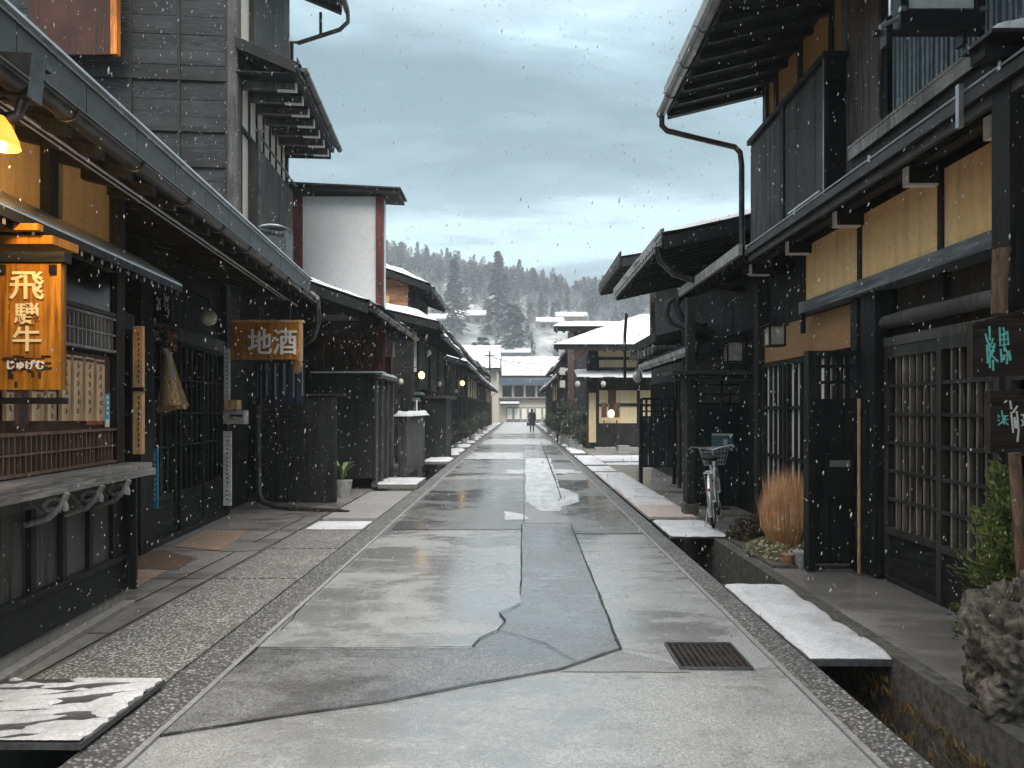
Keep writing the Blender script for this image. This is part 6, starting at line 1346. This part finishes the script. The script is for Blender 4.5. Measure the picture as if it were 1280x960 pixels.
# ============================================================ person walking far down the street
def person():
    D = 48.0; a = gp(665, 541); D = a.y; c = Vector((a.x, a.y, .02)); H = 1.62; k = H / 1.7
    t = thing('person', 'person in a long dark coat walking away down the middle distance, carrying a bag', 'person', c)
    J = {'pel': (0, 0, .92), 'sp': (0, .01, 1.15), 'ch': (0, 0, 1.36), 'nk': (0, 0, 1.49), 'hd': (0, -.01, 1.60), 'hl': (-.09, 0, .88), 'kl': (-.10, .10, .48), 'al': (-.10, -.06, .09), 'tl': (-.10, .06, .03), 'hr': (.09, 0, .88), 'kr': (.10, .0, .48), 'ar': (.10, .12, .09), 'tr': (.10, .26, .03),
         'sl': (-.19, 0, 1.40), 'el': (-.26, -.05, 1.12), 'wl': (-.25, .05, .87), 'fl': (-.25, .07, .78), 'sr': (.19, 0, 1.40), 'er': (.25, .03, 1.12), 'wr': (.24, .14, .88), 'frr': (.24, .16, .79)}
    rad = {'pel': .15, 'sp': .135, 'ch': .165, 'nk': .055, 'hd': .10, 'hl': .10, 'kl': .065, 'al': .045, 'tl': .04, 'hr': .10, 'kr': .065, 'ar': .045, 'tr': .04, 'sl': .07, 'el': .052, 'wl': .036, 'fl': .035, 'sr': .07, 'er': .052, 'wr': .036, 'frr': .035}
    E = [('pel', 'sp'), ('sp', 'ch'), ('ch', 'nk'), ('nk', 'hd'), ('pel', 'hl'), ('hl', 'kl'), ('kl', 'al'), ('al', 'tl'), ('pel', 'hr'), ('hr', 'kr'), ('kr', 'ar'), ('ar', 'tr'), ('ch', 'sl'), ('sl', 'el'), ('el', 'wl'), ('wl', 'fl'), ('ch', 'sr'), ('sr', 'er'), ('er', 'wr'), ('wr', 'frr')]
    ks = list(J); me = bpy.data.meshes.new('body'); me.from_pydata([Vector(J[q]) * k for q in ks], [(ks.index(a), ks.index(b)) for a, b in E], [])
    o = bpy.data.objects.new('body', me); C.objects.link(o); o.parent = t
    m1 = o.modifiers.new('s', 'SKIN'); m1.use_smooth_shade = True
    for i, q in enumerate(ks): me.skin_vertices[0].data[i].radius = (rad[q] * k,) * 2; 
    me.skin_vertices[0].data[0].use_root = True
    m2 = o.modifiers.new('d', 'SUBSURF'); m2.levels = 1; m2.render_levels = 2; me.materials.append(M['coat'])
    g = MB(); g.tube([c + Vector((0, 0, 1.42 * k)), c + Vector((0, 0, 1.15 * k)), c + Vector((0, .02, .85 * k)), c + Vector((0, .02, .50 * k))], [.17, .18, .20, .25], 14); g.build('coat', 'coat', t)
    g = MB(); g.ball(c + Vector((0, 0, 1.62 * k)), .10, .11, .115); g.build('hair', 'hair', t)
    for s_ in (-1, 1): g = MB(); g.box(c.x + s_ * .1 - .05, c.x + s_ * .1 + .05, c.y - .06 + (.12 if s_ > 0 else -.06), c.y + .16 + (.12 if s_ > 0 else -.06), .006, .09); g.build('shoe', 'grey_pot', t)
    b = c + Vector((-.30, .05, .55)); t2 = thing('handbag', 'small dark bag held by the walking person', 'bag', b); g = MB(); g.box(b.x - .06, b.x + .06, b.y - .14, b.y + .14, b.z - .1, b.z + .14); g.build('bag_body', 'ink', t2)
    g = MB(); g.tube([b + Vector((0, -.1, .14)), b + Vector((.02, 0, .22)), b + Vector((0, .1, .14))], .01, 6); g.build('handle', 'ink', t2)
person()
# ============================================================ hill, woods, hillside houses
def hz(x, y):
    q = max(0, y - 125); h = 80 * (1 - math.exp(-(q / 158) ** 1.7)) ; h *= 1 + .10 * noise.noise(Vector((x / 60, y / 90, 3))) - .0026 * x
    return -.02 + h + (1.5 * noise.noise(Vector((x / 18, y / 18, 0))) if q > 10 else 0)
g = MB(); g.grid(lambda a, b: Vector((-320 + 640 * a, 118 + 400 * b, hz(-320 + 640 * a, 118 + 400 * b))), 90, 70); g.build('hill', 'hill_ground', kind='structure')
def conifer(h, r, seed, n=2600, sparse=.1, rounded=False):
    rr = random.Random(seed); g = MB(); tk = MB()
    tk.tube([Vector((0, 0, -1)), Vector((0, 0, h * .95))], .22, 6, r2=.04)
    layers = int(h * 1.7)
    for i in range(layers):
        q = (i + .5) / layers
        if q < .1: continue
        z = h * q; R_ = (r * (1 - q) ** (.8 if not rounded else .35) + .12) * (1 if not rounded else min(1, 2.2 * q + .2)); nb = int(7 + 5 * (1 - q))
        for k in range(nb):
            if rr.random() < sparse: continue
            a = rr.uniform(0, 2 * PI); L_ = R_ * rr.uniform(.65, 1.15); dr = -.25 * L_ if not rounded else .05
            m_ = int(n / (layers * nb)) + 1
            for _ in range(m_):
                s_ = rr.random() ** .6; p = Vector((math.cos(a) * L_ * s_, math.sin(a) * L_ * s_, z + dr * s_ + rr.gauss(0, .12))) + Vector((rr.gauss(0, .18), rr.gauss(0, .18), 0))
                d = Vector((math.cos(a), math.sin(a), -.35)) * rr.uniform(.4, .8); w_ = Vector((-math.sin(a), math.cos(a), rr.uniform(-.4, .4))) * rr.uniform(.18, .42)
                g.add([p - d * .5 - w_ * .3, p + w_, p + d, p - w_], [(0, 1, 2, 3)])
    return g, tk
def bare(h, seed):
    rr = random.Random(seed); g = MB()
    def br(p, d, l, r, dep):
        e = p + d * l; g.tube([p, e], r, 4, False, r2=r * .6)
        if dep == 0: return
        for _ in range(rr.choice((3, 3, 4))): br(p.lerp(e, rr.uniform(.55, 1)), (d + Vector((rr.gauss(0, .5), rr.gauss(0, .5), rr.gauss(.15, .3)))).normalized(), l * rr.uniform(.55, .75), r * .55, dep - 1)
    br(Vector((0, 0, -.5)), Vector((0, 0, 1)), h * .33, .20, 4); return g
protos = []
for i, (h, r, ro, m_) in enumerate([(17, 3.9, False, 'conifer'), (14, 3.4, False, 'conifer'), (12, 4.2, True, 'conifer'), (15, 3.6, False, 'snowy_conifer'), (11, 4.0, True, 'snowy_conifer')]):
    g, tk = conifer(h, r, 40 + i, 2400, .12, ro); c = Vector((-500, 900 + i * 30, -200)); n0 = len(g.fs); g.m = 1; g.add(tk.vs, tk.fs); g.mi[n0:] = [1] * (len(g.fs) - n0)
    o = g.build('conifer_tree', [m_, 'trunk_dark'], origin=(0, 0, 0)); protos.append((o, h)); 
bp = []
for i in range(3): o = bare(9 + i, 60 + i).build('bare_tree', 'bare_twig', origin=(0, 0, 0)); bp.append(o)
def plant(o, x, y, s_, label, cat, group, name=None):
    c = o.copy(); C.objects.link(c); c.location = (x, y, hz(x, y) - .3); c.scale = (s_, s_, s_ * random.uniform(.9, 1.12)); c.rotation_euler = (0, 0, random.uniform(0, 6.28)); tag(c, label, cat, group); return c
rr = random.Random(31); placed = []
HOUSES = [(556, 214, 11, 8, 4, 'snow-roofed hillside house at the left above the street rows'), (586, 224, 10, 8, 3.5, 'widest snow-roofed house on the hillside left of centre'), (688, 222, 8, 7, 3, 'snow-roofed hillside house at the right above the far roofs'), (715, 230, 10, 7, 4, 'snow-roofed house partly hidden behind the right row'),
          (566, 186, 9, 7, 4, 'small snow-roofed house low on the left hillside'), (640, 186, 9, 7, 3.5, 'small snow-roofed house in the middle among bare trees'), (668, 172, 9, 7, 4, 'snow-roofed house at the foot of the hill on the right'), (618, 170, 11, 7, 4, 'snow-roofed house just above the pale gabled house'), (655, 150, 13, 7, 4, 'long low snow-roofed house behind the street end house'), (690, 146, 9, 7, 4, 'low snow-roofed house at the far right below the hill')]
def blocks(x, y):
    px = CX + x / y * FPX
    return any(abs(px - h[0]) < h[2] / 2 / h[1] * FPX + 4 and h[1] - 45 < y < h[1] + 9 for h in HOUSES)
def at(px, D): return xof(px, D), D
# trees one can tell apart in the photograph
for px, pyt, D, k_, lab in ((568, 322, 205, 0, 'tall dark narrow conifer above the snowy hillside houses, left of centre'), (623, 312, 215, 0, 'tallest dark spire-shaped conifer in the middle of the hill'), (640, 378, 190, 2, 'broad dark round-topped tree low on the hill near the middle'), (600, 420, 150, 4, 'small grey-green tree just above the pale gabled house')):
    x, y = at(px, D); z = hz(x, y) - .3; o, h = protos[k_]; s_ = (zof(pyt, D) - z) / (h + 0.3)
    t_ = thing('conifer_tree', lab, 'tree', (x, y, z))
    for nm, sl in (('crown', 0), ('trunk', 1)):
        me = bpy.data.meshes.new(nm); src = o.data; fs_ = [p for p in src.polygons if p.material_index == sl]; idx = {}; vs = []
        for p in fs_:
            for v in p.vertices:
                if v not in idx: idx[v] = len(vs); vs.append(src.vertices[v].co[:])
        me.from_pydata(vs, [], [[idx[v] for v in p.vertices] for p in fs_]); me.materials.append(src.materials[sl]); c = bpy.data.objects.new(nm, me); C.objects.link(c); c.parent = t_; c.scale = (s_, s_, s_)
    placed.append((x, y, 5))
n = 0; tries = 0
while n < 270 and tries < 9000:
    tries += 1; y = 330 - 175 * rr.random() ** 1.9; px = rr.uniform(455, 800); x = xof(px, y)
    if y < 215 and rr.random() < .55: continue
    if blocks(x, y): continue
    if any((x - a) ** 2 + (y - b) ** 2 < c * c for a, b, c in placed): continue
    o, h = protos[rr.choices(range(5), (3, 3, 3, 2, 2))[0]]; s_ = rr.uniform(.5, .9) if y > 250 else rr.uniform(.35, .6)
    plant(o, x, y, s_, 'grey-green evergreen tree in the wood covering the snowy hill', 'tree', 'evergreen trees on the hill'); placed.append((x, y, 2.6 if y > 240 else 3.2)); n += 1
n = 0
while n < 280:
    y = rr.uniform(122, 262); x = xof(rr.uniform(470, 790), y)
    if blocks(x, y): continue
    plant(bp[n % 3], x, y, rr.uniform(.8, 1.4), 'bare frosted deciduous tree on the lower slope of the hill', 'tree', 'bare frosted trees on the hill'); n += 1
# farther wood to the sides and over the crest, one mass
g = MB(); cs = [conifer(14, 2.8, 90 + i, 420, .1, i % 2 == 1)[0] for i in range(4)]
for i in range(1100):
    y = rr.uniform(236, 400); x = rr.uniform(-260, 260)
    if any((x - a) ** 2 + (y - b) ** 2 < 6 for a, b, c in placed): continue
    c = rr.choice(cs); s_ = rr.uniform(.5, .9); z = hz(x, y) - .3; n0 = len(g.vs); g.vs += [Vector((v.x * s_ + x, v.y * s_ + y, v.z * s_ + z)) for v in c.vs]; g.fs += [[q + n0 for q in f] for f in c.fs]; g.mi += [0] * len(c.fs); g.smooth += [False] * len(c.fs)
o = g.build('far_wood', 'conifer', origin=(0, 0, 0)); o['kind'] = 'stuff'; tag(o, 'far evergreen wood on the crest and flanks of the hill', 'wood')
for o, _ in protos: bpy.data.objects.remove(o)
for o in bp: bpy.data.objects.remove(o)
def hill_house(px, D, w_, d_, h_, label, rot=0.0, lift=0):
    x = xof(px, D); z = hz(x, D) - .8 + lift; fr = Frame(CX + FPX * math.tan(rot)); 
    class F2:
        @staticmethod
        def w(u, v, zz=0.0): cr_, sr_ = math.cos(rot), math.sin(rot); return Vector((x + u * cr_ + v * sr_, D - u * sr_ + v * cr_, z + zz))
    t = thing('hillside_house', label, 'house', Vector((x, D, z)))
    g = MB(F2); g.box(-w_ / 2, w_ / 2, 0, d_, 0, h_); g.build('wall', 'plaster_brown' if int(px) % 2 else 'pale_grey_wood', t)
    g = MB(F2); rh = d_ * .24
    for s_ in (0, 1):
        y0, y1 = (-.7, d_ / 2) if s_ == 0 else (d_ + .7, d_ / 2)
        g.add([F2.w(-w_ / 2 - .6, y0, h_ - .15), F2.w(w_ / 2 + .6, y0, h_ - .15), F2.w(w_ / 2 + .6, y1, h_ + rh), F2.w(-w_ / 2 - .6, y1, h_ + rh), F2.w(-w_ / 2 - .6, y0, h_ + .2), F2.w(w_ / 2 + .6, y0, h_ + .2), F2.w(w_ / 2 + .6, y1, h_ + rh + .35), F2.w(-w_ / 2 - .6, y1, h_ + rh + .35)], [(0, 1, 2, 3), (4, 5, 6, 7), (0, 1, 5, 4), (1, 2, 6, 5), (2, 3, 7, 6), (3, 0, 4, 7)])
    g.build('snowy_roof', 'snow', t)
    for k in range(int(w_ // 3)): g = MB(F2); g.box(-w_ / 2 + 1 + k * 3, -w_ / 2 + 2.4 + k * 3, -.06, -.01, h_ * .4, h_ * .75); g.build('window', 'dark_glass', t)
for a in HOUSES: hill_house(*a)
# ============================================================ falling snow
g = MB(); rr = random.Random(77); k = 0
while k < 13500:
    D = rr.uniform(2.2, 16) ; x = xof(rr.uniform(-80, 1360), D); z = zof(rr.uniform(-60, 800), D)
    if z < .1: continue
    r = rr.uniform(.0012, .0033) * (1.0 if rr.random() < .93 else 1.6) * (1 if D > 3 else .7) * (1 if D < 7 else 1.5); e = rr.uniform(1.8, 4.2); d = Vector((rr.gauss(.12, .15), rr.gauss(0, .1), 1)).normalized() * r * e; a = d.cross(Vector((rr.random(), 1, rr.random()))).normalized() * r; b = d.cross(a).normalized() * r; p = Vector((x, D, z))
    g.add([p + d, p + a, p + b, p - a, p - b, p - d], [(0, 1, 2), (0, 2, 3), (0, 3, 4), (0, 4, 1), (5, 2, 1), (5, 3, 2), (5, 4, 3), (5, 1, 4)]); k += 1
o = g.build('falling_snow', 'flake', origin=(0, 0, 0)); o['kind'] = 'stuff'; tag(o, 'small white snowflakes falling through the street', 'snow')
# air
g = MB(); g.box(-340, 340, -40, 530, -1.6, 110); o = g.build('haze', 'haze_air', origin=(0, 0, 0)); o['kind'] = 'stuff'; tag(o, 'thin wintry haze hanging over street and hill', 'haze')
